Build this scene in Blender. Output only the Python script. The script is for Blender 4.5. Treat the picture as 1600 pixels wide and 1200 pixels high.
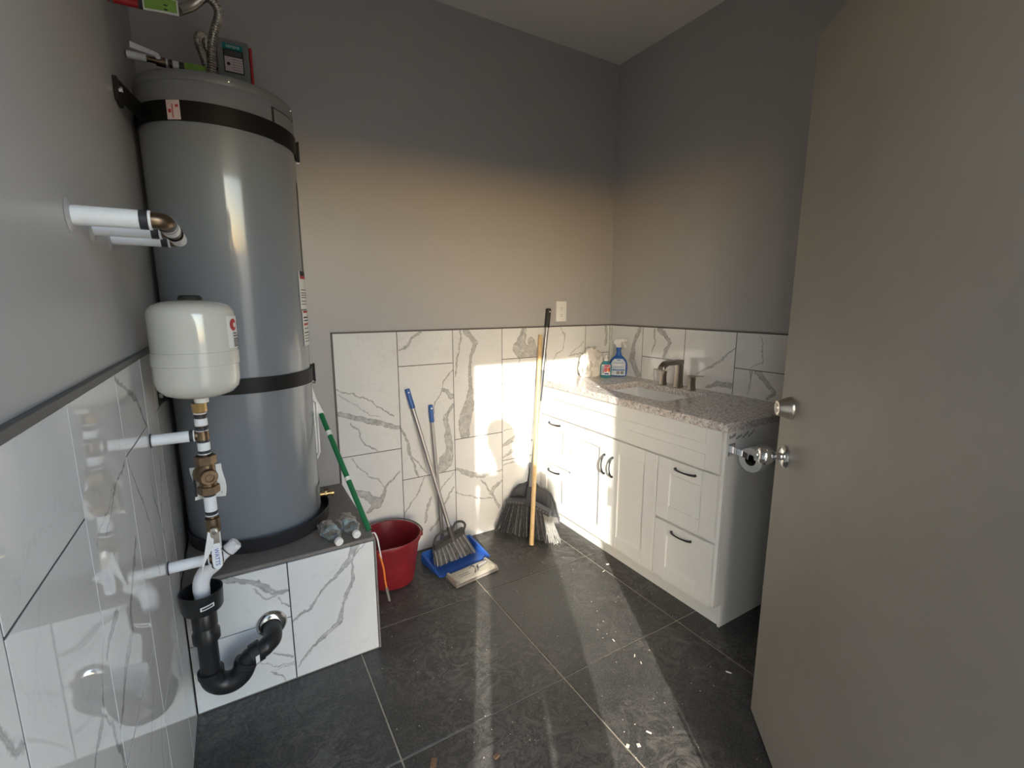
import bpy, bmesh, math, random
from math import pi, sin, cos, radians, atan2, sqrt
from mathutils import Vector, Matrix, Euler
random.seed(7)
for o in list(bpy.data.objects): bpy.data.objects.remove(o, do_unlink=True)
SC = bpy.context.scene
COL = SC.collection

# ------------------------------------------------------------------ camera
CAM_H = 1.356
cd = bpy.data.cameras.new('camera'); cam = bpy.data.objects.new('camera', cd); COL.objects.link(cam)
cd.sensor_fit = 'HORIZONTAL'; cd.sensor_width = 36.0; cd.lens = 36.0*726.6/1600.0
cd.clip_start = 0.01; cd.clip_end = 200
cam.location = (0, 0, CAM_H)
cam.rotation_euler = Euler((radians(90-9.826), 0, radians(-30.953)), 'XYZ')
SC.camera = cam

# ------------------------------------------------------------------ sky, sun, exposure
W_ = bpy.data.worlds.new('sky'); SC.world = W_; W_.use_nodes = True
nt = W_.node_tree; nt.nodes.clear()
sky = nt.nodes.new('ShaderNodeTexSky'); sky.sky_type = 'NISHITA'; sky.sun_disc = False
SUN_SLOPE = 0.513      # dX/dY of the travelling sunlight
SUN_DROP = 0.432       # -dZ/dY
sd = Vector((SUN_SLOPE, 1.0, -SUN_DROP)).normalized()
sky.sun_elevation = math.asin(-sd.z); sky.sun_rotation = atan2(-sd.x, -sd.y)
sky.altitude = 300; sky.air_density = 1.0; sky.dust_density = 1.2; sky.ozone_density = 0.4
bg = nt.nodes.new('ShaderNodeBackground'); bg.inputs['Strength'].default_value = SKY_STRENGTH = 1.0
wo = nt.nodes.new('ShaderNodeOutputWorld')
nt.links.new(sky.outputs[0], bg.inputs[0]); nt.links.new(bg.outputs[0], wo.inputs[0])
sl = bpy.data.lights.new('sun', 'SUN'); sl.energy = 7.6; sl.angle = radians(0.6); sl.color = (1.0, 0.95, 0.84)
so = bpy.data.objects.new('sun', sl); COL.objects.link(so); so.location = (-3, -6, 4)
so.rotation_euler = sd.to_track_quat('-Z', 'Y').to_euler()
SC.view_settings.view_transform = 'Standard'; SC.view_settings.look = 'None'
SC.view_settings.gamma = 1.0; SC.view_settings.use_curve_mapping = False
SC.view_settings.exposure = 0.27
try:
    SC.cycles.max_bounces = 10; SC.cycles.diffuse_bounces = 6; SC.cycles.glossy_bounces = 5
    SC.cycles.transmission_bounces = 8; SC.cycles.transparent_max_bounces = 12
    SC.cycles.blur_glossy = 0.0; SC.cycles.sample_clamp_indirect = 6.0
except Exception: pass

# ------------------------------------------------------------------ room numbers (metres)
L, R, B, F = -0.2105, 2.143, 2.316, 0.06
HC = 2.776; WT = 1.216
PX, PY, PH = 0.402, 1.690, 0.475
JL, JR, DH = -0.09, 0.775, 2.05

# ------------------------------------------------------------------ materials
def new_mat(name):
    m = bpy.data.materials.new(name); m.use_nodes = True
    t = m.node_tree; b = t.nodes['Principled BSDF']
    return m, t, b
def N(t, typ, **kw):
    n = t.nodes.new(typ)
    for k, v in kw.items():
        if k.startswith('i_'):
            key = k[2:]
            n.inputs[int(key) if key.isdigit() else key].default_value = v
        else: setattr(n, k, v)
    return n
def mth(t, op, a, b=None, c=None, clamp=False):
    n = t.nodes.new('ShaderNodeMath'); n.operation = op; n.use_clamp = clamp
    for i, v in enumerate((a, b, c)):
        if v is None: continue
        if isinstance(v, (int, float)): n.inputs[i].default_value = v
        else: t.links.new(v, n.inputs[i])
    return n.outputs[0]
def vm(t, op, a, b=None, s=None):
    n = t.nodes.new('ShaderNodeVectorMath'); n.operation = op
    for i, v in enumerate((a, b)):
        if v is None: continue
        if isinstance(v, (tuple, list)): n.inputs[i].default_value = v
        else: t.links.new(v, n.inputs[i])
    if s is not None:
        if isinstance(s, (int, float)): n.inputs['Scale'].default_value = s
        else: t.links.new(s, n.inputs['Scale'])
    return n.outputs['Value'] if op in ('DOT_PRODUCT', 'LENGTH', 'DISTANCE') else n.outputs[0]
def noise(t, vec, scale, detail=3, rough=.5, dist=0.0, col=False):
    n = N(t, 'ShaderNodeTexNoise'); n.inputs['Scale'].default_value = scale; n.inputs['Detail'].default_value = detail
    n.inputs['Roughness'].default_value = rough; n.inputs['Distortion'].default_value = dist
    if vec is not None: t.links.new(vec, n.inputs['Vector'])
    return n.outputs['Color'] if col else n.outputs['Fac']
def ramp(t, fac, stops):
    n = t.nodes.new('ShaderNodeValToRGB'); e = n.color_ramp.elements
    while len(e) < len(stops): e.new(0.5)
    for k, (p, c) in enumerate(stops):
        e[k].position = p; e[k].color = (c[0], c[1], c[2], 1)
    t.links.new(fac, n.inputs[0]); return n.outputs[0]
def mixc(t, fac, a, b):
    n = t.nodes.new('ShaderNodeMix'); n.data_type = 'RGBA'
    for k, v in ((0, fac), (6, a), (7, b)):
        if isinstance(v, (int, float)): n.inputs[k].default_value = v
        elif isinstance(v, (tuple, list)): n.inputs[k].default_value = (v[0], v[1], v[2], 1)
        else: t.links.new(v, n.inputs[k])
    return n.outputs[2]
def M(name, col, rough=.5, metal=0.0, var=0.06, scale=8.0, bump=0.0, bscale=60.0, spec=.5, coat=0.0, rvar=0.0, trans=0.0, ior=1.45, sub=0.0):
    """painted / plastic / metal surface with a little procedural variation"""
    m, t, b = new_mat(name)
    tc = N(t, 'ShaderNodeTexCoord').outputs['Object']
    nz = noise(t, tc, scale, 4, .55)
    c0 = tuple(max(0, c*(1-var)) for c in col); c1 = tuple(min(1, c*(1+var)) for c in col)
    t.links.new(ramp(t, nz, [(.3, c0), (.7, c1)]), b.inputs['Base Color'])
    b.inputs['Roughness'].default_value = rough; b.inputs['Metallic'].default_value = metal
    b.inputs['Specular IOR Level'].default_value = spec; b.inputs['Coat Weight'].default_value = coat
    b.inputs['Coat Roughness'].default_value = .08
    b.inputs['Transmission Weight'].default_value = trans; b.inputs['IOR'].default_value = ior
    if sub: b.inputs['Subsurface Weight'].default_value = sub
    if rvar:
        t.links.new(mth(t, 'MULTIPLY_ADD', noise(t, tc, scale*2.3, 3), rvar*2, rough-rvar), b.inputs['Roughness'])
    if bump:
        bn = N(t, 'ShaderNodeBump'); bn.inputs['Strength'].default_value = bump; bn.inputs['Distance'].default_value = .002
        t.links.new(noise(t, tc, bscale, 3, .6), bn.inputs['Height']); t.links.new(bn.outputs[0], b.inputs['Normal'])
    return m

MAT = {}
MAT['wall'] = M('grey_wall_paint', (.40, .39, .388), .36, var=.008, scale=2, bump=.10, bscale=160, spec=.4)
MAT['ceiling'] = M('ceiling_paint', (.62, .60, .57), .8, var=.02, scale=2, bump=.2, bscale=120)
MAT['grout'] = M('grey_grout', (.075, .07, .07), .9, var=.1, scale=40)
MAT['floor_grout'] = M('sandy_grout', (.46, .40, .32), .95, var=.15, scale=30)
MAT['edge_trim'] = M('dark_edge_trim', (.10, .092, .088), .5, var=.05)
MAT['steel_frame'] = M('door_frame_paint', (.36, .34, .31), .5)
MAT['door'] = M('taupe_door_paint', (.295, .27, .235), .5, var=.07, scale=3.0, rvar=.06, bump=.06, bscale=220)
MAT['chrome'] = M('chrome', (.80, .80, .80), .12, 1.0, var=.02)
MAT['satin'] = M('satin_nickel', (.55, .51, .45), .28, 1.0, var=.04)
MAT['dark_nickel'] = M('brushed_dark_nickel', (.24, .215, .185), .3, 1.0, var=.06)
MAT['black_iron'] = M('dark_pull_metal', (.05, .05, .055), .35, .8)
MAT['brass'] = M('tarnished_brass', (.20, .145, .095), .38, 1.0, var=.25, scale=40, rvar=.1)
MAT['brass_bright'] = M('new_brass', (.55, .38, .17), .3, 1.0, var=.15, scale=40)
MAT['white_pvc'] = M('white_plastic_pipe', (.78, .78, .80), .3, var=.03)
MAT['white_plastic'] = M('white_plastic', (.78, .77, .74), .35, var=.03)
MAT['sleeve'] = M('white_pipe_sleeve', (.80, .81, .82), .45, var=.03, scale=25)
MAT['black_band'] = M('black_pipe_band', (.035, .035, .04), .4)
MAT['abs'] = M('black_abs_plastic', (.018, .018, .019), .33, var=.2, scale=30, rvar=.08)
MAT['black_rubber'] = M('black_rubber', (.02, .02, .02), .6)
MAT['pan'] = M('black_pan_plastic', (.022, .022, .024), .35, var=.2, scale=12)
MAT['tank'] = M('grey_tank_enamel', (.195, .212, .240), .3, var=0.0, scale=3, coat=.8)
MAT['tank_top'] = M('grey_tank_lid', (.19, .20, .205), .35, var=0.0)
MAT['strap'] = M('black_strap', (.009, .009, .0095), .5, spec=.3)
MAT['cream'] = M('cream_enamel', (.62, .605, .54), .12, var=.0, coat=.6)
MAT['paper'] = M('white_label', (.78, .77, .74), .6, var=.03)
MAT['pink_paper'] = M('pinkish_label', (.62, .52, .53), .6)
MAT['ink'] = M('black_ink', (.03, .03, .035), .6)
MAT['red_ink'] = M('red_ink', (.45, .04, .04), .6)
MAT['blue_ink'] = M('blue_ink', (.04, .14, .45), .5)
MAT['teal_ink'] = M('teal_ink', (.0, .22, .22), .5)
MAT['red'] = M('red_plastic', (.50, .03, .035), .35)
MAT['red_pipe'] = M('red_pipe', (.42, .02, .025), .35)
MAT['green_tag'] = M('green_tag', (.22, .40, .07), .55, var=.15, scale=30)
MAT['box'] = M('grey_box_enamel', (.19, .20, .195), .4)
MAT['conduit'] = M('flexible_steel_conduit', (.50, .47, .42), .33, 1.0, var=.1)
MAT['stone_trim'] = M('grey_stone_slab', (.20, .18, .165), .55, var=.12, scale=30, bump=.1)
MAT['vanity'] = M('white_cabinet_paint', (.72, .73, .715), .38, var=.015, scale=4)
MAT['porcelain'] = M('white_porcelain', (.78, .79, .79), .12, var=.01)
MAT['bucket'] = M('red_bucket_plastic', (.21, .014, .020), .42, var=.18, scale=14, rvar=.08)
MAT['bail'] = M('dull_grey_bail', (.16, .155, .15), .5, .3)
MAT['bristle_dark'] = M('dark_grey_bristles', (.085, .085, .088), .7, var=.5, scale=90)
MAT['bristle_grey'] = M('light_grey_bristles', (.20, .20, .205), .7, var=.2, scale=60)
MAT['bristle_black'] = M('black_bristles', (.035, .038, .044), .6, var=.6, scale=90)
MAT['bristle_pale'] = M('pale_split_bristles', (.26, .26, .25), .7, var=.2, scale=60)
MAT['broom_plastic'] = M('dark_broom_plastic', (.045, .043, .042), .45)
MAT['pole_metal'] = M('grey_metal_pole', (.34, .34, .35), .33, .8)
MAT['blue'] = M('blue_plastic', (.022, .085, .34), .4, var=.12, scale=20)
MAT['navy_cap'] = M('blue_grip_plastic', (.04, .12, .36), .4)
MAT['pan_grey'] = M('charcoal_plastic', (.055, .058, .066), .4, var=.15)
MAT['green'] = M('green_pole_paint', (.015, .16, .06), .4)
MAT['steel'] = M('bright_steel_plate', (.74, .71, .62), .34, .75, var=.08, scale=14, rvar=.05)
MAT['orange'] = M('orange_plastic', (.75, .20, .03), .45)
MAT['toilet_paper'] = M('toilet_paper', (.66, .655, .63), .95, var=.03, bump=.3, bscale=180)
MAT['cardboard'] = M('cardboard_core', (.06, .055, .05), .9)
MAT['cloth'] = M('white_cotton_cloth', (.72, .69, .63), .95, var=.05, bump=.5, bscale=350)
MAT['spray_blue'] = M('blue_bottle_plastic', (.02, .10, .38), .22, var=.1, coat=.3)
MAT['soap'] = M('teal_soap', (.05, .25, .30), .12, var=.2, coat=.4)
MAT['label_blue'] = M('pale_blue_label', (.50, .58, .66), .45)
MAT['label_pink'] = M('pink_label', (.55, .10, .18), .45, var=.5, scale=60)
MAT['bottle_blue'] = M('light_blue_film', (.60, .74, .84), .25, var=.3, scale=45, trans=.45)
MAT['denim'] = M('dark_trousers', (.05, .06, .09), .9)
MAT['jacket'] = M('dark_jacket', (.06, .06, .065), .9)
MAT['skin'] = M('skin', (.50, .32, .24), .5)
MAT['hair'] = M('dark_hair', (.04, .03, .02), .7)
MAT['phone'] = M('black_phone', (.02, .02, .02), .2)
MAT['ground'] = M('pale_concrete_ground', (.46, .40, .32), .95, var=.12, scale=1.5)
MAT['debris'] = M('pale_debris', (.68, .64, .56), .9)
MAT['brown_debris'] = M('brown_debris', (.20, .12, .07), .9)

def mat_wood():
    m, t, b = new_mat('pale_wood')
    tc = N(t, 'ShaderNodeTexCoord').outputs['Object']
    mp = N(t, 'ShaderNodeMapping'); mp.inputs['Scale'].default_value = (14, 14, 1.2); t.links.new(tc, mp.inputs[0])
    t.links.new(ramp(t, noise(t, mp.outputs[0], 9, 5, .6, .5), [(.3, (.50, .33, .15)), (.7, (.68, .50, .27))]), b.inputs['Base Color'])
    b.inputs['Roughness'].default_value = .5
    return m
MAT['wood'] = mat_wood()
def mat_granite():
    m, t, b = new_mat('speckled_granite')
    tc = N(t, 'ShaderNodeTexCoord').outputs['Object']
    n1 = noise(t, tc, 95, 4, .65); n2 = noise(t, tc, 190, 3, .6); n3 = noise(t, tc, 30, 3, .5)
    c = ramp(t, n1, [(.30, (.20, .17, .155)), (.40, (.46, .41, .385)), (.50, (.64, .60, .57)), (.66, (.80, .78, .75))])
    d = ramp(t, n2, [(.34, (.30, .27, .26)), (.43, (1, 1, 1))])
    mx = t.nodes.new('ShaderNodeMix'); mx.data_type = 'RGBA'; mx.blend_type = 'MULTIPLY'; mx.inputs[0].default_value = .75
    t.links.new(c, mx.inputs[6]); t.links.new(d, mx.inputs[7])
    e = mixc(t, ramp(t, n3, [(.5, (0, 0, 0)), (.68, (.35, .35, .35))]), mx.outputs[2], (.36, .30, .27))
    t.links.new(e, b.inputs['Base Color']); b.inputs['Roughness'].default_value = .16
    return m
MAT['granite'] = mat_granite()
def mat_floor():
    m, t, b = new_mat('charcoal_floor_tile')
    P = N(t, 'ShaderNodeNewGeometry').outputs['Position']
    oi = N(t, 'ShaderNodeObjectInfo').outputs['Random']
    off = vm(t, 'SCALE', (13.1, 7.7, 3.3), None, oi); Q = vm(t, 'ADD', P, off)
    base = ramp(t, noise(t, Q, 5, 5, .6), [(.3, (.019, .0195, .0205)), (.7, (.036, .036, .036))])
    # pale dust: swirled wipe marks and fine specks
    w = vm(t, 'ADD', P, vm(t, 'SCALE', noise(t, P, 5, 2, .5, 0, True), None, .35))
    sw = noise(t, w, 26, 4, .6, 1.2)
    dust = mth(t, 'MULTIPLY', ramp(t, sw, [(.42, (0, 0, 0)), (.72, (1, 1, 1))]), ramp(t, noise(t, P, 2.2, 3), [(.38, (.1, .1, .1)), (.62, (1, 1, 1))]))
    spk = ramp(t, noise(t, P, 420, 2, .6), [(.60, (0, 0, 0)), (.75, (1, 1, 1))])
    grain = noise(t, P, 150, 4, .7)
    c = mixc(t, mth(t, 'MULTIPLY', dust, .50), base, (.27, .25, .225))
    c = mixc(t, mth(t, 'MULTIPLY', spk, .55), c, (.42, .40, .36))
    c = mixc(t, mth(t, 'MULTIPLY', ramp(t, grain, [(.45, (0, 0, 0)), (.75, (1, 1, 1))]), .30), c, (.27, .255, .225))
    t.links.new(c, b.inputs['Base Color'])
    t.links.new(mth(t, 'MULTIPLY_ADD', dust, .2, .40), b.inputs['Roughness'])
    bn = N(t, 'ShaderNodeBump'); bn.inputs['Strength'].default_value = .18; bn.inputs['Distance'].default_value = .002
    t.links.new(noise(t, Q, 55, 4, .6), bn.inputs['Height']); t.links.new(bn.outputs[0], b.inputs['Normal'])
    return m
MAT['floor_tile'] = mat_floor()
def mat_clear():
    m, t, b = new_mat('clear_bottle_plastic')
    tc = N(t, 'ShaderNodeTexCoord').outputs['Object']
    t.nodes.remove(b); b = N(t, 'ShaderNodeBsdfGlossy'); b.inputs['Roughness'].default_value = .10
    tr = N(t, 'ShaderNodeBsdfTransparent'); tr.inputs[0].default_value = (.94, .96, .97, 1)
    mx = N(t, 'ShaderNodeMixShader'); lw = N(t, 'ShaderNodeLayerWeight'); lw.inputs['Blend'].default_value = .32
    t.links.new(mth(t, 'MULTIPLY_ADD', lw.outputs['Facing'], .55, .10), mx.inputs[0]); t.links.new(tr.outputs[0], mx.inputs[1]); t.links.new(b.outputs[0], mx.inputs[2])
    t.links.new(mx.outputs[0], t.nodes['Material Output'].inputs['Surface'])
    bn = N(t, 'ShaderNodeBump'); bn.inputs['Strength'].default_value = .6; bn.inputs['Distance'].default_value = .006
    t.links.new(bn.outputs[0], lw.inputs['Normal']); t.links.new(noise(t, tc, 70, 3, .6), bn.inputs['Height']); t.links.new(bn.outputs[0], b.inputs['Normal'])
    return m
MAT['clear'] = mat_clear()

# marble-look porcelain: each tile gets the veins that cross it, the left wall also painted-in reflections, as polylines on the tile's own plane
VEINS_AND_REFLECTIONS = {
'back': [[(0.41,0.949,0.0034),(0.469,0.918,0.0035),(0.527,0.897,0.0035),(0.579,0.855,0.0036),(0.674,0.791,0.0042)],
[(0.408,0.924,0.002),(0.468,0.883,0.002),(0.514,0.842,0.002),(0.562,0.805,0.002),(0.612,0.788,0.0021)],
[(0.403,0.83,0.0128),(0.463,0.802,0.0139),(0.55,0.775,0.0142),(0.62,0.747,0.0145),(0.704,0.723,0.0116)],
[(0.461,0.771,0.0035),(0.498,0.735,0.0035),(0.501,0.698,0.0035),(0.534,0.651,0.0036),(0.583,0.611,0.0036)],
[(0.456,0.59,0.0025),(0.474,0.555,0.0025),(0.536,0.489,0.0026),(0.586,0.458,0.0026),(0.613,0.408,0.0026)],
[(0.694,0.481,0.0043),(0.659,0.443,0.0043),(0.625,0.405,0.0085),(0.591,0.345,0.0127),(0.526,0.293,0.0105)],
[(0.466,0.417,0.0082),(0.52,0.383,0.0234),(0.569,0.328,0.0237),(0.536,0.302,0.0063)],
[(0.836,1.207,0.0073),(0.791,1.183,0.0073),(0.763,1.142,0.0073),(0.715,1.119,0.0041)],
[(1.013,0.999,0.0033),(0.958,0.947,0.0033),(0.951,0.903,0.0033),(0.908,0.83,0.0033),(0.888,0.731,0.0033)],
[(0.951,0.898,0.0099),(1.004,0.853,0.0133)],
[(1.009,0.807,0.0078),(0.965,0.744,0.0122),(0.975,0.651,0.0168),(0.985,0.556,0.0226),(0.959,0.49,0.0423),(0.921,0.438,0.0281)],
[(0.709,0.722,0.0074),(0.744,0.64,0.0075),(0.753,0.583,0.0086),(0.777,0.488,0.0044),(0.798,0.432,0.0055)],
[(0.752,0.577,0.0027),(0.806,0.494,0.0038),(0.839,0.442,0.0039)],
[(0.832,0.42,0.0033),(0.789,0.335,0.0033),(0.741,0.276,0.0033),(0.711,0.237,0.0033)],
[(1.006,0.409,0.0034),(0.931,0.341,0.0034),(0.905,0.286,0.0034)],
[(0.998,0.326,0.0057),(0.946,0.241,0.0069),(0.926,0.184,0.0046),(0.858,0.104,0.0068)],
[(0.869,0.294,0.0067),(0.844,0.252,0.0078),(0.83,0.16,0.0068)],
[(1.059,1.206,0.0066),(1.071,1.173,0.0033),(1.045,1.074,0.0033),(1.028,0.964,0.0033)],
[(1.096,1.207,0.0177),(1.156,1.136,0.0135),(1.124,1.07,0.0101),(1.117,0.991,0.0079),(1.121,0.888,0.0102),(1.107,0.796,0.0313),(1.081,0.706,0.0399),(1.079,0.612,0.0315)],
[(1.165,0.849,0.0057),(1.231,0.883,0.0081),(1.317,0.899,0.0059)],
[(1.165,0.854,0.0034),(1.257,0.839,0.0035),(1.317,0.791,0.0036)],
[(1.164,0.713,0.0023),(1.256,0.714,0.0024),(1.317,0.722,0.0024)],
[(1.013,0.432,0.008),(1.12,0.381,0.0176),(1.186,0.362,0.0131),(1.316,0.375,0.0036)],
[(1.016,0.298,0.0035),(1.079,0.26,0.0035),(1.184,0.218,0.0036),(1.252,0.209,0.0036)],
[(1.172,0.34,0.003),(1.252,0.234,0.0073),(1.294,0.141,0.0086)],
[(1.315,0.298,0.0073),(1.266,0.27,0.0158),(1.239,0.237,0.0085)],
[(1.476,1.2,0.0179),(1.462,1.159,0.0268),(1.441,1.1,0.0476),(1.491,1.049,0.0542)],
[(1.519,1.145,0.0181),(1.542,1.059,0.0425)],
[(1.441,1.034,0.0024),(1.428,0.957,0.0024)],
[(1.463,0.954,0.0036),(1.393,0.911,0.0036),(1.338,0.88,0.0024)],
[(1.467,0.954,0.0036),(1.449,0.894,0.0036),(1.482,0.854,0.0037),(1.424,0.761,0.0036),(1.45,0.645,0.0037)],
[(1.33,0.612,0.0024),(1.436,0.622,0.0024),(1.539,0.633,0.0025)],
[(1.33,0.524,0.0109),(1.408,0.55,0.022),(1.524,0.571,0.0137)],
[(1.33,0.449,0.0049),(1.408,0.486,0.0135),(1.525,0.519,0.01)],
[(1.33,0.404,0.0037),(1.408,0.403,0.0031)],
[(1.737,1.211,0.0026),(1.771,1.164,0.0026),(1.765,1.085,0.0027),(1.704,1.048,0.0026),(1.689,1.009,0.0026)],
[(1.812,1.028,0.0027),(1.862,1.073,0.0027),(1.921,1.118,0.0027)],
[(1.804,1.032,0.0034),(1.933,1.039,0.0034)],
[(1.633,0.966,0.002),(1.698,0.975,0.002),(1.796,1.016,0.002)],
[(2.104,1.217,0.0115),(2.117,1.145,0.0105),(2.103,1.093,0.0095)]],
'right': [[(2.29,1.209,0.0031),(2.295,1.167,0.0032),(2.3,1.124,0.0032)],
[(2.051,1.209,0.0127),(2.098,1.108,0.015),(2.106,1.007,0.0226),(2.052,0.917,0.0199)],
[(1.937,1.205,0.0066),(1.926,1.139,0.0038),(1.952,1.061,0.0029)],
[(1.898,1.207,0.0168),(1.814,1.138,0.011),(1.845,1.09,0.013),(1.86,1.049,0.0112)],
[(1.411,1.133,0.0032),(1.449,1.107,0.0049),(1.499,1.053,0.0083),(1.581,1.01,0.006),(1.619,0.979,0.0035)],
[(1.286,1.206,0.0023),(1.27,1.162,0.0023),(1.271,1.086,0.0023),(1.323,1.045,0.0023)],
[(1.314,1.03,0.007),(1.318,0.987,0.0031),(1.327,0.914,0.0024)],
[(1.289,1.03,0.0138),(1.229,0.976,0.0121),(1.196,0.944,0.0104),(1.223,0.912,0.0076)],
[(1.554,0.918,0.006),(1.489,0.945,0.0166),(1.412,0.949,0.0113)]],
'plat': [[(-0.119,0.465,0.0056),(-0.078,0.448,0.0096),(-0.002,0.412,0.0111),(0.046,0.359,0.0074),(0.095,0.354,0.0048)],
[(-0.015,0.395,0.002),(0.022,0.346,0.0027),(0.058,0.348,0.0027),(0.095,0.352,0.0027)],
[(0.051,0.336,0.0027),(0.09,0.295,0.0027)],
[(0.333,0.478,0.0198),(0.309,0.411,0.0137),(0.215,0.332,0.0053),(0.151,0.261,0.0052),(0.098,0.228,0.0041)],
[(0.368,0.469,0.0018),(0.315,0.402,0.0029),(0.307,0.325,0.0087),(0.27,0.226,0.0065),(0.253,0.168,0.0123),(0.182,0.124,0.0071),(0.126,0.075,0.0049),(0.098,0.048,0.0028)],
[(0.026,0.134,0.0027),(0.088,0.095,0.0035)],
[(-0.021,0.116,0.0017),(0.037,0.075,0.0024),(0.093,0.074,0.0017)],
[(0.014,0.064,0.0027),(0.041,0.042,0.0028),(0.06,0.006,0.0028)],
[(0.015,0.066,0.0014),(0.093,0.068,0.0014)]],
'left': [[(1.213,1.204,0.0045),(1.398,1.129,0.0084),(1.484,1.041,0.0066)],  # partly veins, partly reflections in the polished tile painted as lines
[(1.215,1.03,0.002),(1.287,0.928,0.0036),(1.36,0.83,0.0031),(1.386,0.673,0.0024)],
[(1.186,1.039,0.0039),(1.085,1.023,0.003),(0.968,0.973,0.0016)],
[(1.072,1.027,0.0012),(0.909,0.986,0.0015)],
[(1.174,0.871,0.0076),(1.098,0.814,0.0098),(1.049,0.777,0.0077),(1.042,0.744,0.0077),(0.959,0.729,0.0087),(0.912,0.688,0.0061),(0.874,0.677,0.0029)],
[(0.96,0.84,0.0093),(0.894,0.827,0.0072),(0.871,0.811,0.0042)],
[(0.871,0.849,0.0008),(0.832,0.809,0.0016),(0.817,0.766,0.0061),(0.762,0.749,0.005),(0.745,0.739,0.0037)],
[(0.817,0.766,0.004),(0.845,0.716,0.0048),(0.862,0.661,0.0058),(0.872,0.613,0.0081)],
[(1.208,0.601,0.0006),(1.122,0.541,0.001),(1.077,0.493,0.0015),(1.031,0.471,0.0018)],
[(1.199,0.497,0.0006),(1.155,0.422,0.001),(1.124,0.362,0.0016)],
[(1.211,0.36,0.0008),(1.166,0.32,0.0021)],
[(0.532,0.997,0.0047),(0.548,0.965,0.0058),(0.565,0.937,0.0052),(0.583,0.926,0.0027)],
[(1.619,0.917,0.0037),(1.587,0.843,0.0036),(1.504,0.762,0.0024)],
[(1.441,0.956,0.0016),(1.453,0.869,0.004),(1.536,0.709,0.0029)]]}

SEG_GROUP = None
def seg_group():
    g = bpy.data.node_groups.new('vein_segment', 'ShaderNodeTree')
    for nm, ty in (('P', 'NodeSocketVector'), ('A', 'NodeSocketVector'), ('BA', 'NodeSocketVector'), ('D', 'NodeSocketVector'), ('W', 'NodeSocketFloat'), ('DW', 'NodeSocketFloat')):
        g.interface.new_socket(nm, in_out='INPUT', socket_type=ty)
    g.interface.new_socket('S', in_out='OUTPUT', socket_type='NodeSocketFloat')
    gi = g.nodes.new('NodeGroupInput'); go = g.nodes.new('NodeGroupOutput')
    pa = vm(g, 'SUBTRACT', gi.outputs['P'], gi.outputs['A'])
    tt = mth(g, 'ADD', vm(g, 'DOT_PRODUCT', pa, gi.outputs['D']), 0.0, clamp=True)
    d = vm(g, 'LENGTH', vm(g, 'SUBTRACT', pa, vm(g, 'SCALE', gi.outputs['BA'], None, tt)))
    w = mth(g, 'MULTIPLY_ADD', tt, gi.outputs['DW'], gi.outputs['W'])
    g.links.new(mth(g, 'SUBTRACT', d, w), go.inputs['S'])
    return g
def marble(name, axis, plane, veins, seed, rough=.07):
    """axis 'Y': plane y=const, coords (x,z); axis 'X': plane x=const, coords (y,z)"""
    global SEG_GROUP
    if SEG_GROUP is None: SEG_GROUP = seg_group()
    m, t, b = new_mat(name)
    P0 = N(t, 'ShaderNodeNewGeometry').outputs['Position']
    flat = vm(t, 'MULTIPLY', P0, (1, 0, 1) if axis == 'Y' else (0, 1, 1))
    n1 = vm(t, 'SUBTRACT', noise(t, flat, 13, 3, .6, 0, True), (.5, .5, .5))
    n2 = vm(t, 'SUBTRACT', noise(t, flat, 60, 3, .6, 0, True), (.5, .5, .5))
    P = vm(t, 'ADD', vm(t, 'ADD', flat, vm(t, 'SCALE', n1, None, .040)), vm(t, 'SCALE', n2, None, .016))
    P = vm(t, 'MULTIPLY', P, (1, 0, 1) if axis == 'Y' else (0, 1, 1))
    sdist = None
    for ln in veins:
        for (u0, v0, w0), (u1, v1, w1) in zip(ln, ln[1:]):
            A = (u0, 0, v0) if axis == 'Y' else (0, u0, v0); Bv = (u1, 0, v1) if axis == 'Y' else (0, u1, v1)
            ba = Vector(Bv)-Vector(A); l2 = max(ba.length_squared, 1e-8)
            gn = t.nodes.new('ShaderNodeGroup'); gn.node_tree = SEG_GROUP
            t.links.new(P, gn.inputs['P']); gn.inputs['A'].default_value = A; gn.inputs['BA'].default_value = ba
            gn.inputs['D'].default_value = ba/l2; gn.inputs['W'].default_value = w0; gn.inputs['DW'].default_value = w1-w0
            sdist = gn.outputs['S'] if sdist is None else mth(t, 'MINIMUM', sdist, gn.outputs['S'])
    Q = vm(t, 'ADD', flat, (seed*1.7, seed*.9, seed*2.3))
    white = ramp(t, noise(t, Q, 3.0, 4, .55), [(.35, (.68, .68, .67)), (.6, (.74, .74, .725))])
    # faint natural hairlines everywhere
    hv = mth(t, 'ABSOLUTE', mth(t, 'SUBTRACT', noise(t, Q, 2.6, 5, .6, .6), .5))
    hl = ramp(t, hv, [(0, (.30, .30, .30)), (.008, (0, 0, 0))])
    c = mixc(t, mth(t, 'MULTIPLY', hl, .5), white, (.42, .415, .41))
    if sdist is not None:
        core = mth(t, 'MULTIPLY_ADD', sdist, -1/.004, .5, clamp=True)
        edge = mth(t, 'MULTIPLY', mth(t, 'MULTIPLY_ADD', mth(t, 'ABSOLUTE', mth(t, 'ADD', sdist, .003)), -1/.003, 1.0, clamp=True), .38)
        mott = ramp(t, noise(t, flat, 38, 5, .7, .8), [(.28, (.20, .195, .19)), (.45, (.36, .355, .345)), (.58, (.48, .475, .46)), (.72, (.68, .675, .66))])
        c = mixc(t, mth(t, 'MULTIPLY', core, .82), c, mott)
        c = mixc(t, edge, c, (.20, .19, .18))
    t.links.new(c, b.inputs['Base Color']); b.inputs['Roughness'].default_value = rough; b.inputs['Specular IOR Level'].default_value = .75
    return m

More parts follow.
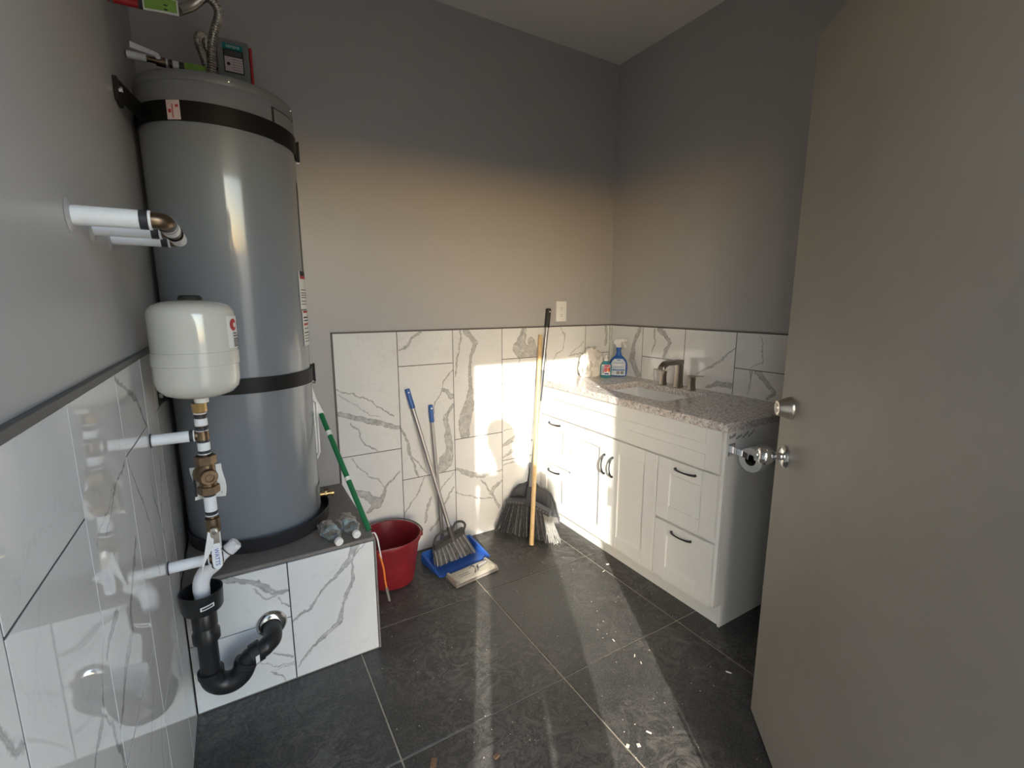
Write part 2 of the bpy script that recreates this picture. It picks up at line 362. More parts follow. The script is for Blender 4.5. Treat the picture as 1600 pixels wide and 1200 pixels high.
# ------------------------------------------------------------------ mesh builder
def frame_to(p, direction, up=(0, 0, 1)):
    z = Vector(direction).normalized(); u = Vector(up)
    if abs(z.dot(u)) > .98: u = Vector((0, 1, 0))
    x = u.cross(z).normalized(); y = z.cross(x)
    m = Matrix((x, y, z)).transposed().to_4x4(); m.translation = Vector(p); return m
class MB:
    def __init__(s): s.bm = bmesh.new(); s.mi = 0
    def _add(s, b, mat=None):
        if mat is not None: bmesh.ops.transform(b, matrix=mat, verts=b.verts)
        if mat is not None and mat.determinant() < 0: bmesh.ops.reverse_faces(b, faces=b.faces)
        me = bpy.data.meshes.new('tmp'); b.to_mesh(me); b.free()
        n0 = len(s.bm.faces); s.bm.from_mesh(me); bpy.data.meshes.remove(me)
        s.bm.faces.ensure_lookup_table()
        for f in s.bm.faces[n0:]: f.material_index = s.mi
        return s
    def box(s, x0, x1, y0, y1, z0, z1, bev=0, seg=1, mat=None):
        b = bmesh.new(); bmesh.ops.create_cube(b, size=1)
        for v in b.verts:
            v.co = ((x0+x1)/2+v.co.x*(x1-x0), (y0+y1)/2+v.co.y*(y1-y0), (z0+z1)/2+v.co.z*(z1-z0))
        if bev: bmesh.ops.bevel(b, geom=b.edges[:], offset=bev, segments=seg, affect='EDGES', profile=.5)
        return s._add(b, mat)
    def lathe(s, prof, n=32, mat=None, close=False):
        b = bmesh.new(); rings = []
        for r, z in prof:
            rings.append([b.verts.new((0, 0, z))] if r < 1e-6 else [b.verts.new((r*cos(2*pi*k/n), r*sin(2*pi*k/n), z)) for k in range(n)])
        pr = list(zip(rings, rings[1:]))
        if close: pr.append((rings[-1], rings[0]))
        for a, c in pr:
            for k in range(n):
                k2 = (k+1) % n
                if len(a) == 1 and len(c) == 1: continue
                if len(a) == 1: b.faces.new((a[0], c[k2], c[k]))
                elif len(c) == 1: b.faces.new((a[k], a[k2], c[0]))
                else: b.faces.new((a[k], a[k2], c[k2], c[k]))
        bmesh.ops.recalc_face_normals(b, faces=b.faces)
        return s._add(b, mat)
    def cyl(s, p0, p1, r0, r1=None, n=24, bev=0):
        r1 = r0 if r1 is None else r1; d = Vector(p1)-Vector(p0); l = d.length
        if bev: prof = [(0, 0), (r0-bev, 0), (r0, bev), (r1, l-bev), (r1-bev, l), (0, l)]
        else: prof = [(0, 0), (r0, 0), (r1, l), (0, l)]
        return s.lathe(prof, n, frame_to(p0, d))
    def ring(s, p0, p1, r_in, r_out, n=32):
        d = Vector(p1)-Vector(p0); l = d.length
        return s.lathe([(r_in, 0), (r_out, 0), (r_out, l), (r_in, l)], n, frame_to(p0, d), close=True)
    def tube(s, pts, r, n=14, cap=True, closed=False, flat=1.0):
        pts = [Vector(p) for p in pts]; m = len(pts); b = bmesh.new(); rings = []
        rs = r if isinstance(r, (list, tuple)) else [r]*m
        up = None
        for i in range(m):
            a = pts[i-1] if i or closed else pts[0]; c = pts[(i+1) % m] if i < m-1 or closed else pts[-1]
            d = (c-a).normalized()
            if up is None:
                up = Vector((0, 0, 1)) if abs(d.z) < .9 else Vector((0, 1, 0))
            x = up.cross(d)
            if x.length < 1e-6: x = Vector((1, 0, 0)).cross(d)
            x.normalize(); y = d.cross(x); up = y
            rings.append([b.verts.new(pts[i]+x*(rs[i]*cos(2*pi*k/n))+y*(rs[i]*flat*sin(2*pi*k/n))) for k in range(n)])
        for i in range(m if closed else m-1):
            A = rings[i]; C = rings[(i+1) % m]
            for k in range(n): b.faces.new((A[k], A[(k+1) % n], C[(k+1) % n], C[k]))
        if cap and not closed:
            b.faces.new(rings[0][::-1]); b.faces.new(rings[-1])
        bmesh.ops.recalc_face_normals(b, faces=b.faces)
        return s._add(b)
    def prism(s, poly, z0, z1, mat=None, bev=0):
        b = bmesh.new(); lo = [b.verts.new((x, y, z0)) for x, y in poly]; hi = [b.verts.new((x, y, z1)) for x, y in poly]; n = len(poly)
        b.faces.new(lo[::-1]); b.faces.new(hi)
        for k in range(n): b.faces.new((lo[k], lo[(k+1) % n], hi[(k+1) % n], hi[k]))
        bmesh.ops.recalc_face_normals(b, faces=b.faces)
        if bev: bmesh.ops.bevel(b, geom=b.edges[:], offset=bev, segments=1, affect='EDGES')
        return s._add(b, mat)
    def loft(s, sections, cap=True, closed=False):
        b = bmesh.new(); rs = [[b.verts.new(p) for p in sec] for sec in sections]; n = len(rs[0])
        pairs = list(zip(rs, rs[1:]))
        for A, C in pairs:
            for k in range(n): b.faces.new((A[k], A[(k+1) % n], C[(k+1) % n], C[k]))
        if cap: b.faces.new(rs[0][::-1]); b.faces.new(rs[-1])
        bmesh.ops.recalc_face_normals(b, faces=b.faces)
        return s._add(b)
    def grid(s, fn, nu, nv, thick=0.0):
        b = bmesh.new(); V = [[b.verts.new(fn(i/nu, j/nv)) for j in range(nv+1)] for i in range(nu+1)]
        for i in range(nu):
            for j in range(nv): b.faces.new((V[i][j], V[i+1][j], V[i+1][j+1], V[i][j+1]))
        bmesh.ops.recalc_face_normals(b, faces=b.faces)
        if thick: bmesh.ops.solidify(b, geom=b.faces[:], thickness=thick)
        return s._add(b)
    def text(s, body, size, mat, align='CENTER', depth=.0006, shear=0.0):
        cu = bpy.data.curves.new('t', 'FONT'); cu.body = body; cu.size = size; cu.align_x = align; cu.align_y = 'CENTER'
        cu.extrude = depth; cu.shear = shear; cu.resolution_u = 3
        o = bpy.data.objects.new('t', cu); COL.objects.link(o)
        me = bpy.data.meshes.new_from_object(o.evaluated_get(bpy.context.evaluated_depsgraph_get()))
        bpy.data.objects.remove(o); bpy.data.curves.remove(cu)
        b = bmesh.new(); b.from_mesh(me); bpy.data.meshes.remove(me)
        return s._add(b, mat)

def origin_of(o):
    p = Vector((0, 0, 0))
    while o is not None: p += o.location; o = o.parent
    return p
def obj(name, mb, mat, parent=None, smooth=35, label=None, cat=None, group=None, kind=None, at=None):
    bm = mb.bm; mats = mat if isinstance(mat, (list, tuple)) else [mat]
    if parent is None:
        if at is None:
            xs = [v.co.x for v in bm.verts]; ys = [v.co.y for v in bm.verts]; zs = [v.co.z for v in bm.verts]
            at = Vector(((min(xs)+max(xs))/2, (min(ys)+max(ys))/2, min(zs)))
        off = Vector(at)
    else: off = origin_of(parent)
    bmesh.ops.translate(bm, verts=bm.verts, vec=-off)
    me = bpy.data.meshes.new(name); bm.to_mesh(me); bm.free()
    for k in mats: me.materials.append(MAT[k] if isinstance(k, str) else k)
    if smooth:
        me.polygons.foreach_set('use_smooth', [True]*len(me.polygons))
        me.set_sharp_from_angle(angle=radians(smooth))
    o = bpy.data.objects.new(name, me); COL.objects.link(o)
    if parent is None: o.location = off
    else: o.parent = parent
    tag(o, label, cat, group, kind); return o
def tag(o, label=None, cat=None, group=None, kind=None):
    for k, v in (('label', label), ('category', cat), ('group', group), ('kind', kind)):
        if v: o[k] = v
def thing(name, label, cat, loc, group=None):
    o = bpy.data.objects.new(name, None); COL.objects.link(o); o.location = loc; o.empty_display_size = .05
    tag(o, label, cat, group); return o
def smooth_path(pts, n=8):
    P = [Vector(p) for p in pts]; out = []
    for i in range(len(P)-1):
        a = P[max(i-1, 0)]; b = P[i]; c = P[i+1]; d = P[min(i+2, len(P)-1)]
        for k in range(n):
            t = k/n
            out.append(.5*((2*b)+(c-a)*t+(2*a-5*b+4*c-d)*t*t+(3*b-a-3*c+d)*t**3))
    out.append(P[-1]); return out
def arc_bend(a, corner, c, r, n=8):
    """points from a to c with the corner rounded by radius r"""
    a, q, c = Vector(a), Vector(corner), Vector(c); u = (a-q).normalized(); v = (c-q).normalized()
    ang = u.angle(v); t = r/math.tan(ang/2); p0 = q+u*t; p1 = q+v*t; bis = (u+v).normalized(); ctr = q+bis*(r/sin(ang/2))
    out = [a]; e0 = p0-ctr; e1 = p1-ctr; full = e0.angle(e1); axis = e0.cross(e1).normalized()
    for k in range(n+1): out.append(ctr+Matrix.Rotation(full*k/n, 3, axis) @ e0)
    out.append(c); return out

# ================================================================== SETTING
def struct(name, mb, mat, smooth=0): return obj(name, mb, mat, None, smooth, kind='structure')
T = 0.10; WOFF = 0.008
wall_back = struct('wall_back', MB().box(L-T, R+T, B+WOFF, B+T, -.1, HC+.1), 'wall')
wall_left = struct('wall_left', MB().box(L-T, L-WOFF, F-.16, B+WOFF, -.1, HC+.1), 'wall')
wall_right = struct('wall_right', MB().box(R+WOFF, R+T, F-.16, B+WOFF, -.1, HC+.1), 'wall')
m = MB(); m.box(L-WOFF, JL-.03, F-.16, F, -.1, HC+.1); m.box(JR+.03, R+WOFF, F-.16, F, -.1, HC+.1); m.box(JL-.03, JR+.03, F-.16, F, DH+.03, HC+.1)
wall_front = struct('wall_front', m, 'wall')
ceiling = struct('ceiling', MB().box(L-T, R+T, F-.16, B+T, HC, HC+.1), 'ceiling')
floor = struct('floor', MB().box(L-WOFF, R+WOFF, F-.16, B+WOFF, -.08, -.003), 'floor_grout')
ground = struct('ground', MB().box(-30, 30, -60, F-.16, -.16, -.03), 'ground')
# steel door frame lining the opening
m = MB()
m.box(JL-.03, JL, F-.162, F+.004, 0, DH+.03, .002); m.box(JR, JR+.03, F-.162, F+.004, 0, DH+.03, .002); m.box(JL-.03, JR+.03, F-.162, F+.004, DH, DH+.03, .002)
m.box(JL, JL+.012, F-.10, F-.055, 0, DH, .002); m.box(JL, JR, F-.10, F-.055, DH-.012, DH, .002)
trim_1 = struct('trim_1', m, 'steel_frame')

# floor tiles 61 x 61 cm, joints 4 mm
GX, GY, TS, g2 = 1.546, 1.799, .61, .0026
xs = [L-WOFF]+[GX+TS*k for k in range(-2, 1)]+[R+WOFF]; ys = [F-.16, GY-2*TS-.0, GY-TS, GY, B+WOFF]
ys = [F-.16]+[GY-TS*k for k in (2, 1, 0)]+[B+WOFF]
for i in range(len(xs)-1):
    for j in range(len(ys)-1):
        obj('floor_tile', MB().box(xs[i]+g2, xs[i+1]-g2, ys[j]+g2, ys[j+1]-g2, -.006, 0.0, .0012), 'floor_tile', floor, 0)

# wall tiles 30.5 x 61 cm, upright, staggered; each proud of the wall, joints recessed
TG = .0019
def tiles(wall, axis, plane, cols, key, depth=WOFF):
    """cols: list of (u0, u1, [v edges])"""
    u_lo = min(c[0] for c in cols); u_hi = max(c[1] for c in cols)
    gb = MB()
    for u0, u1, ve in cols:
        if axis == 'Y': gb.box(u0, u1, plane+.0009, plane+depth+.001, ve[0], ve[-1])
        elif plane < 0: gb.box(plane-depth-.001, plane-.0009, u0, u1, ve[0], ve[-1])
        else: gb.box(plane+.0009, plane+depth+.001, u0, u1, ve[0], ve[-1])
    obj('tile_grout', gb, 'grout', wall, 0)
    for ci, (u0, u1, ve) in enumerate(cols):
        for vi in range(len(ve)-1):
            v0, v1 = ve[vi], ve[vi+1]
            near = [ln for ln in VEINS_AND_REFLECTIONS[key] if sum(u0-.004 < p[0] < u1+.004 and v0-.004 < p[1] < v1+.004 for p in ln) > len(ln)*(.30 if key == 'left' else .5)]
            if not near and key != 'left':
                rr = random.Random(ci*31+vi*7+len(key)); a = (u0+(u1-u0)*rr.random(), v0+(v1-v0)*.1)
                c = (u0+(u1-u0)*rr.random(), v1-(v1-v0)*.1); mid = ((a[0]+c[0])/2+.06, (a[1]+c[1])/2)
                near = [[(a[0], a[1], .004), (mid[0], mid[1], .012), (c[0], c[1], .003)]]
            mt = marble('marble_tile', axis, plane, near, ci*3.1+vi*1.7+len(key), .05 if key != 'left' else .02)
            if axis == 'Y': bx = (u0+TG, u1-TG, plane, plane+depth, v0+TG, v1-TG)
            elif plane < 0: bx = (plane-depth, plane, u0+TG, u1-TG, v0+TG, v1-TG)
            else: bx = (plane, plane+depth, u0+TG, u1-TG, v0+TG, v1-TG)
            obj('tile', MB().box(*bx, .0003), mt, wall, 0)
c_ = [PX, .711, 1.016, 1.322, 1.633, 1.937, R]
Aed = [0, .605, WT]; Bed = [0, .428, 1.038, WT]
tiles(wall_back, 'Y', B, [(c_[k], c_[k+1], Aed if k % 2 == 0 else Bed) for k in range(6)], 'back')
r_ = [B, 2.025, 1.715, 1.408, 1.103, .798, .493, F]
tiles(wall_right, 'X', R, [(r_[k+1], r_[k], Aed if k % 2 == 0 else Bed) for k in range(7)], 'right')
l_ = [F, .276, .584, .878, 1.205, 1.512, PY+.0]
tiles(wall_left, 'X', L, [(l_[k], l_[k+1], [0, .43, 1.042, WT] if k in (0, 2, 4) else [0, .605, WT]) for k in range(6)]+[(PY, 1.86, [PH, 1.042, WT])], 'left')
# edge strips along the tops
struct('trim_2', MB().box(PX-.006, R, B-.002, B+WOFF, WT, WT+.006).box(PX-.006, PX, B-.002, B+WOFF, PH+.0005, WT+.006), 'edge_trim')
struct('trim_3', MB().box(R-.002, R+WOFF, F, B, WT, WT+.006), 'edge_trim')
struct('trim_4', MB().box(L-WOFF, L+.003, F, 1.86, WT, WT+.014, .001), 'edge_trim')

# ------------------------------------------------------------------ door leaf
hinge = Vector((JR-.005, F+.0, 0)); latch = Vector((1.387, .751, 0)); dd = (latch-hinge); DW = dd.length; dd.normalize()
dn = Vector((-dd.y, dd.x, 0))                # normal of the visible face
DM = Matrix((dd, -dn, Vector((0, 0, 1)))).transposed().to_4x4(); DM.translation = hinge
door_1 = obj('door_1', MB().box(0, DW, 0, .045, .012, 2.045, .0025, 1, DM), 'door', None, 35, kind='structure')
def on_door(s, z, out=0.0): return hinge+dd*s+dn*out+Vector((0, 0, z))
ks = DW-.072
p = on_door(ks, .92); fm = frame_to(p, dn)
obj('knob_rose', MB().lathe([(0, 0), (.033, 0), (.033, .004), (.028, .010), (.019, .013), (0, .013)], 36, fm), 'chrome', door_1)
k = obj('door_knob', MB().lathe([(.011, .012), (.0105, .026), (.012, .032), (.020, .040), (.0265, .050), (.0275, .058), (.025, .067), (.019, .0725), (.0135, .0735), (.0135, .0715), (0, .0715)], 36, fm), 'chrome', door_1, label='round chrome door knob')
obj('key_slot', MB().box(-.0012, .0012, -.006, .006, .0712, .0722, 0, 1, fm), 'ink', k, 0)
p = on_door(ks, 1.063); fm = frame_to(p, dn)
k = obj('deadbolt', MB().lathe([(0, 0), (.033, 0), (.033, .004), (.031, .007), (.022, .034), (.0205, .036), (.019, .0365), (0, .0365)], 36, fm), 'satin', door_1, label='satin tapered deadbolt cylinder')
kc = obj('key_face', MB().lathe([(0, .0365), (.0125, .0365), (.0125, .0385), (0, .0385)], 24, fm), 'chrome', k)
obj('latch_plate', MB().box(DW-.0005, DW+.001, .010, .035, .89, .95, 0, 1, DM), 'satin', door_1, 0)
for z in (.25, 1.02, 1.8): obj('hinge', MB().cyl(hinge+Vector((-.004, .012, z)), hinge+Vector((-.004, .012, z+.1)), .006, n=12), 'satin', door_1)
obj('screw_head', MB().lathe([(0, 0), (.004, 0), (.003, .002), (0, .0025)], 12, frame_to(on_door(DW-.006, .462), dn)), 'satin', door_1)

# ------------------------------------------------------------------ tiled platform
plat = thing('tiled_platform', 'low boxed platform clad in marble-look tile carrying the grey water heater', 'platform', ((L+PX)/2, 2.0, 0))
obj('core', MB().box(L+.001, PX-.010, PY+.010, B+.006, 0.001, PH-.013), 'grout', plat, 0)
obj('top_slab', MB().box(L+.001, PX, PY+.001, B+.006, PH-.013, PH, .003), 'stone_trim', plat, 30)
pc = [(L+.001, .094, [0.002, .252, PH-.014]), (.094, PX-.006, [0.002, PH-.014])]
VEINS_AND_REFLECTIONS['plat'] = VEINS_AND_REFLECTIONS['plat']
def plat_tiles():
    for ci, (u0, u1, ve) in enumerate(pc):
        for vi in range(len(ve)-1):
            near = [ln for ln in VEINS_AND_REFLECTIONS['plat'] if u0-.02 < sum(q[0] for q in ln)/len(ln) < u1+.02 and ve[vi]-.02 < sum(q[1] for q in ln)/len(ln) < ve[vi+1]+.02]
            obj('tile', MB().box(u0+TG, u1-TG, PY, PY+.009, ve[vi]+TG, ve[vi+1]-TG, .0008), marble('marble_tile', 'Y', PY, near or [[(0, 0, .01), (.1, .1, .01)]], ci+vi*2+5., .1), plat, 0)
plat_tiles()
obj('corner_trim', MB().box(PX-.006, PX+.001, PY-.002, PY+.012, 0.001, PH-.012, .001).box(L+.002, PX, PY-.001, PY+.008, .001, .0035), 'stone_trim', plat, 0)
for y0, y1 in ((PY+.012, 2.0), (2.0, B)): obj('side_tile', MB().box(PX-.009, PX, y0+TG, y1-TG, .002, PH-.014, .0008), marble('marble_tile', 'X', PX, [[(y0, .1, .01), (y1, .4, .02)]], y0*3, .1), plat, 0)

# ================================================================== WATER HEATER AND PLUMBING
TX, TY, TR, TZ0, TZ1 = .028, 2.04, .2325, .492, 2.05
TM = Matrix.Translation((TX, TY, 0))
heater = thing('water_heater', 'tall grey cylindrical water heater standing on the tiled platform', 'water heater', (TX, TY, TZ0))
obj('tank_body', MB().lathe([(0, TZ0), (TR-.014, TZ0), (TR-.006, TZ0+.004), (TR, TZ0+.02), (TR, TZ1-.024)], 96, TM), 'tank', heater, 40)
obj('tank_lid', MB().lathe([(TR+.0015, TZ1-.030), (TR+.003, TZ1-.028), (TR+.003, TZ1-.006), (TR, TZ1-.001), (TR-.006, TZ1), (0, TZ1+.004)], 96, TM), 'tank_top', heater, 40)
def on_tank(a, z, out=0.0):
    a = radians(a); return Vector((TX+(TR+out)*cos(a), TY+(TR+out)*sin(a), z))
def tank_patch(name, mat, a0, a1, z0, z1, out, parent, n=8, R0=None, C=(None, None), label=None):
    rr = TR if R0 is None else R0; cx = TX if C[0] is None else C[0]; cy = TY if C[1] is None else C[1]
    def fn(u, v):
        a = radians(a0+(a1-a0)*u); return Vector((cx+(rr+out)*cos(a), cy+(rr+out)*sin(a), z0+(z1-z0)*v))
    mb = MB(); mb.grid(fn, n, 1, .0006); return obj(name, mb, mat, parent, 60, label=label)
for a in (-118, -82, -20):
    obj('screw', MB().lathe([(0, 0), (.005, 0), (.004, .003), (0, .004)], 12, frame_to(on_tank(a, TZ1-.015, .002), on_tank(a, 0)-Vector((TX, TY, 0)))), 'chrome', heater)
# access panels and printed labels on the right-hand flank
pn = tank_patch('access_panel', 'ink', -50, -9, 1.895, 2.005, .0015, heater, 8)
tank_patch('panel_face', 'tank_top', -48, -10.5, 1.900, 2.000, .0028, pn, 8)
pn = tank_patch('access_panel', 'ink', -15, 10, 1.20, 1.80, .0015, heater, 8)
tank_patch('panel_face', 'tank', -13.8, 9, 1.205, 1.795, .0026, pn, 8)
def label_sheet(name, a0, a1, z0, z1, bars, rad=None, c=(None, None), par=None, out=.003):
    lab = tank_patch(name, 'paper', a0, a1, z0, z1, out, par or heater, 5, rad, c, label='white printed label')
    for (f0, f1, col) in bars:
        tank_patch('print_line', col, a0+(a1-a0)*.08, a1-(a1-a0)*.12, z0+(z1-z0)*f0, z0+(z1-z0)*f1, out+.0004, lab, 4, rad, c)
label_sheet('warning_label', -31, 2, 1.335, 1.475, [(.88, 1, 'ink'), (.80, .88, 'red_ink'), (.50, .52, 'ink'), (.42, .44, 'ink'), (.36, .38, 'ink'), (.30, .32, 'ink'), (.2, .22, 'ink'), (.12, .14, 'ink')])
label_sheet('rating_label', -29, 2, 1.195, 1.33, [(.93, .99, 'red_ink'), (.78, .82, 'ink'), (.70, .73, 'ink'), (.58, .64, 'red_ink'), (.48, .50, 'ink'), (.36, .39, 'ink'), (.28, .30, 'ink'), (.2, .22, 'ink'), (.12, .14, 'ink')])
# drain valve
a = -7; q = on_tank(a, .56); d = Vector((cos(radians(a)), sin(radians(a)), 0))
dv = obj('drain_valve', MB().cyl(q-d*.005, q+d*.022, .009, n=16).cyl(q+d*.02, q+d*.028, .015, n=6).cyl(q+d*.028, q+d*.052, .0105, n=16).ring(q+d*.046, q+d*.056, .009, .0135, 16), 'brass_bright', heater)
obj('valve_stem', MB().cyl(q+d*.026+Vector((0, 0, .008)), q+d*.026+Vector((0, 0, .022)), .0045, n=10).cyl(q+d*.026+Vector((0, 0, .02)), q+d*.026+Vector((0, 0, .026)), .011, n=8), 'brass', dv)
tank_patch('lower_cover', 'tank_top', -24, 2, .525, .62, .002, heater, 6)

# straps: bands round the tank, ends bolted to the left wall
def strap(z, label, tilt=0.0, ticket=False, hw=.0265):
    r = TR+.0035
    root = thing('tank_strap', label, 'strap', (TX, TY-r, z))
    def band(mb, z0):
        sec = []
        angs = [-176+k*(190/60) for k in range(61)]
        for i, a in enumerate(angs):
            ar = radians(a); zz = z0+tilt*cos(ar)
            p_ = [(r, -hw), (r+.003, -hw), (r+.003, hw), (r, hw)]
            sec.append([Vector((TX+q*cos(ar), TY+q*sin(ar), zz+w)) for q, w in p_])
        mb.loft(sec); return mb
    obj('band', band(MB(), z), 'strap', root, 40)
    e = Vector((TX+r*cos(radians(-176)), TY+r*sin(radians(-176)), z-tilt))
    y0 = TY-.30
    obj('wall_tab', MB().box((L-WOFF if z > WT else L)+.0006, L+.003, y0, y0+.07, z-.03-tilt, z+.03-tilt, .001).loft([[Vector((L+.001, y0+.02, z-tilt-hw)), Vector((L+.004, y0+.02, z-tilt-hw)), Vector((L+.004, y0+.02, z-tilt+hw)), Vector((L+.001, y0+.02, z-tilt+hw))], [Vector((TX+r*cos(radians(-150)), TY+r*sin(radians(-150)), z-tilt*.86-hw)), Vector((TX+(r+.003)*cos(radians(-150)), TY+(r+.003)*sin(radians(-150)), z-tilt*.86-hw)), Vector((TX+(r+.003)*cos(radians(-150)), TY+(r+.003)*sin(radians(-150)), z-tilt*.86+hw)), Vector((TX+r*cos(radians(-150)), TY+r*sin(radians(-150)), z-tilt*.86+hw))]]), 'strap', root, 0)
    obj('wall_bolt', MB().cyl((L-.004, y0+.012, z-tilt), (L+.012, y0+.012, z-tilt), .008, n=6), 'chrome', root)
    b = on_tank(3, z+tilt, .004)
    br = obj('strap_bracket', MB().box(b.x-.0002, b.x+.013, b.y-.004, b.y+.001, z+tilt-.033, z+tilt+.033, .0008).box(b.x+.009, b.x+.016, b.y-.012, b.y+.012, z+tilt-.038, z+tilt+.035, .0008), 'strap', root, 0)
    obj('bolt', MB().cyl((b.x+.002, b.y-.012, z+tilt-.042), (b.x+.014, b.y-.012, z+tilt-.042), .004, n=6), 'chrome', br)
    if ticket:
        tk = tank_patch('strap_ticket', 'pink_paper', -125, -115.5, z-hw+.001-tilt*.5, z+hw-.001-tilt*.5, .0075, root, 4, label='pinkish paper ticket')
        tank_patch('print_line', 'red_ink', -121.0, -120.4, z-hw+.008, z+hw-.01, .0085, tk, 2)
        tank_patch('print_line', 'red_ink', -123.8, -121.8, z-.006, z+.004, .0085, tk, 2)
        tank_patch('print_line', 'red_ink', -118.5, -116.5, z+.010, z+.017, .0085, tk, 2)
strap(1.930, 'black strap near the top of the grey tank, with a pinkish ticket', -.005, True, .0285)
strap(1.078, 'black strap round the lower half of the grey tank, beside the cream expansion tank', .0)

# drain pan
PCX, PCY, PR = .0425, 2.035, .252
def pan_sec(): return [(0, .002), (PR-.012, .002), (PR-.004, .004), (PR-.0005, .05), (PR, .051), (PR, .056), (PR-.0025, .056), (PR-.0055, .008), (PR-.02, .007), (0, .007)]
obj('drain_pan', MB().lathe(pan_sec(), 96, Matrix.Translation((PCX, PCY, PH))), 'pan', None, 40, label='round black plastic drain pan under the grey water heater', cat='drain pan')

# expansion tank on its riser
EX, EY = -.088, 1.512; EM = Matrix.Translation((EX, EY, 0)); ER = .1
ex = thing('expansion_tank', 'small cream expansion tank with a black cap on top of the brass riser', 'expansion tank', (EX, EY, 1.085))
obj('shell', MB().lathe([(.018, 1.103), (.05, 1.106), (.080, 1.117), (.094, 1.133), (ER-.001, 1.152), (ER-.001, 1.195), (ER+.0015, 1.1965), (ER+.0015, 1.2300), (ER-.0005, 1.2315), (ER-.0005, 1.325), (.0975, 1.338), (.088, 1.350), (.072, 1.358), (.045, 1.364), (0, 1.366)], 72, EM), 'cream', ex, 50)
obj('cap', MB().lathe([(.029, 1.362), (.027, 1.372), (.0235, 1.377), (0, 1.3785)], 32, EM), 'black_rubber', ex)
obj('nipple', MB().lathe([(.017, 1.0885), (.0175, 1.105), (.012, 1.11)], 24, EM), 'white_plastic', ex)
lab = tank_patch('maker_label', 'paper', -38, 14, 1.238, 1.322, .0004, ex, 8, ER, (EX, EY), label='white printed label')
def disc_on(a, z, r, mat, par, out):
    def fn(u, v):
        t = 2*pi*u; aa = radians(a)+r*v*cos(t)/ER; return Vector((EX+(ER+out)*cos(aa), EY+(ER+out)*sin(aa), z+r*v*sin(t)))
    mb = MB(); mb.grid(fn, 20, 2, .0003); return obj('emblem', mb, mat, par, 0)
disc_on(-24, 1.300, .016, 'red_ink', lab, .0014); disc_on(-21, 1.299, .0065, 'paper', lab, .002)
for z, w in ((1.277, 7), (1.270, 18), (1.262, 14), (1.257, 14), (1.252, 14), (1.247, 14), (1.242, 12)):
    tank_patch('print_line', 'ink', -26, -26+w*1.6, z-.0012, z+.0012, .0014, lab, 4, ER, (EX, EY))

RX, RY = -.095, 1.512
riser = thing('valve_riser', 'brass and white-sleeved pipe riser with check valve, below the cream expansion tank', 'pipe', (RX, RY, .60))
def seg(name, z0, z1, r, mat, par=None, n=24): return obj(name, MB().cyl((RX, RY, z0), (RX, RY, z1), r, n=n, bev=min(.001, r*.1)), mat, par or riser)
seg('hex_adapter', 1.062, 1.088, .0178, 'brass_bright', n=8)
seg('brass_tube', .62, 1.07, .0125, 'brass')
for z0, z1 in ((1.024, 1.044), (.953, .976), (.773, .818), (.655, .706)): seg('sleeve', z0, z1, .0155, 'sleeve')
for z in (1.050, 1.016, .981, .949, .822, .768, .711, .652): seg('black_band', z-.004, z+.004, .0158, 'black_band')
for z in (1.0585, 1.009, .9905, .9435, .761, .646): seg('white_ring', z-.0015, z+.0015, .0162, 'sleeve')
seg('tee', .983, 1.010, .0165, 'brass')
# swing check valve
cv = seg('check_valve', .825, .935, .0215, 'brass')
obj('union_nut', MB().cyl((RX, RY, .912), (RX, RY, .938), .0265, n=6, bev=.002), 'brass', cv, 20)
obj('union_nut', MB().cyl((RX, RY, .826), (RX, RY, .850), .0275, n=6, bev=.002), 'brass', cv, 20)
obj('valve_bulb', MB().lathe([(0, -.028), (.016, -.024), (.026, -.012), (.029, 0), (.026, .012), (.016, .024), (0, .028)], 28, Matrix.Translation((RX-.006, RY, .886))), 'brass', cv)
bd = Vector((.25, -.96, -.05)).normalized()
obj('bonnet', MB().lathe([(.022, .012), (.0225, .030), (.020, .034), (.0125, .034), (.0115, .031), (.0085, .031), (.008, .033), (0, .033)], 28, frame_to(Vector((RX-.002, RY, .882)), bd)), 'brass', cv)
obj('paper_tag', MB().grid(lambda u, v: Vector((RX-.038+.076*u+.004*sin(v*5), RY+.030+.006*sin(u*4+v*3), .80+.098*v)), 6, 6, .0008), 'paper', cv, 60)
obj('print_line', MB().box(RX-.036, RX-.030, RY+.0255, RY+.0262, .812, .87), 'ink', cv, 0); obj('print_line', MB().box(RX+.028, RX+.034, RY+.0255, RY+.0262, .812, .85), 'ink', cv, 0)
# ball valve with steel lever, open
bv = seg('ball_valve', .712, .752, .0185, 'brass')
obj('valve_boss', MB().cyl((RX, RY-.012, .722), (RX, RY-.034, .722), .010, n=20), 'brass', bv)
hv = Vector((.02, -.0, -1)).normalized()
pts = [(0, .012), (.009, .010), (.0105, 0), (.010, -.03), (.0115, -.085), (.0105, -.103), (.005, -.111), (-.005, -.111), (-.0105, -.103), (-.0115, -.085), (-.010, -.03), (-.0105, 0), (-.009, .010)]
lm = Matrix.Translation((RX+.003, RY-.034, .722)) @ Matrix.Rotation(radians(90), 4, 'X')
lev = obj('lever', MB().prism(pts, 0, .0022, lm, .0006), 'satin', bv, 20, label='steel lever with a white grip sleeve')
pts2 = [(.0115, -.035), (.0125, -.085), (.0115, -.104), (.0055, -.112), (-.0055, -.112), (-.0115, -.104), (-.0125, -.085), (-.0115, -.035)]
obj('grip', MB().prism(pts2, -.001, .0036, lm, .001), 'sleeve', lev, 20)
lt = lm @ Matrix.Translation((0, -.075, .0040)) @ Matrix.Rotation(radians(-90), 4, 'Z')
obj('lettering', MB().text('WATTS', .0155, lt, depth=.0003), 'blue_ink', lev, 0)
obj('handle_nut', MB().cyl((RX+.003, RY-.036, .722), (RX+.003, RY-.043, .722), .0062, n=6), 'chrome', lev)
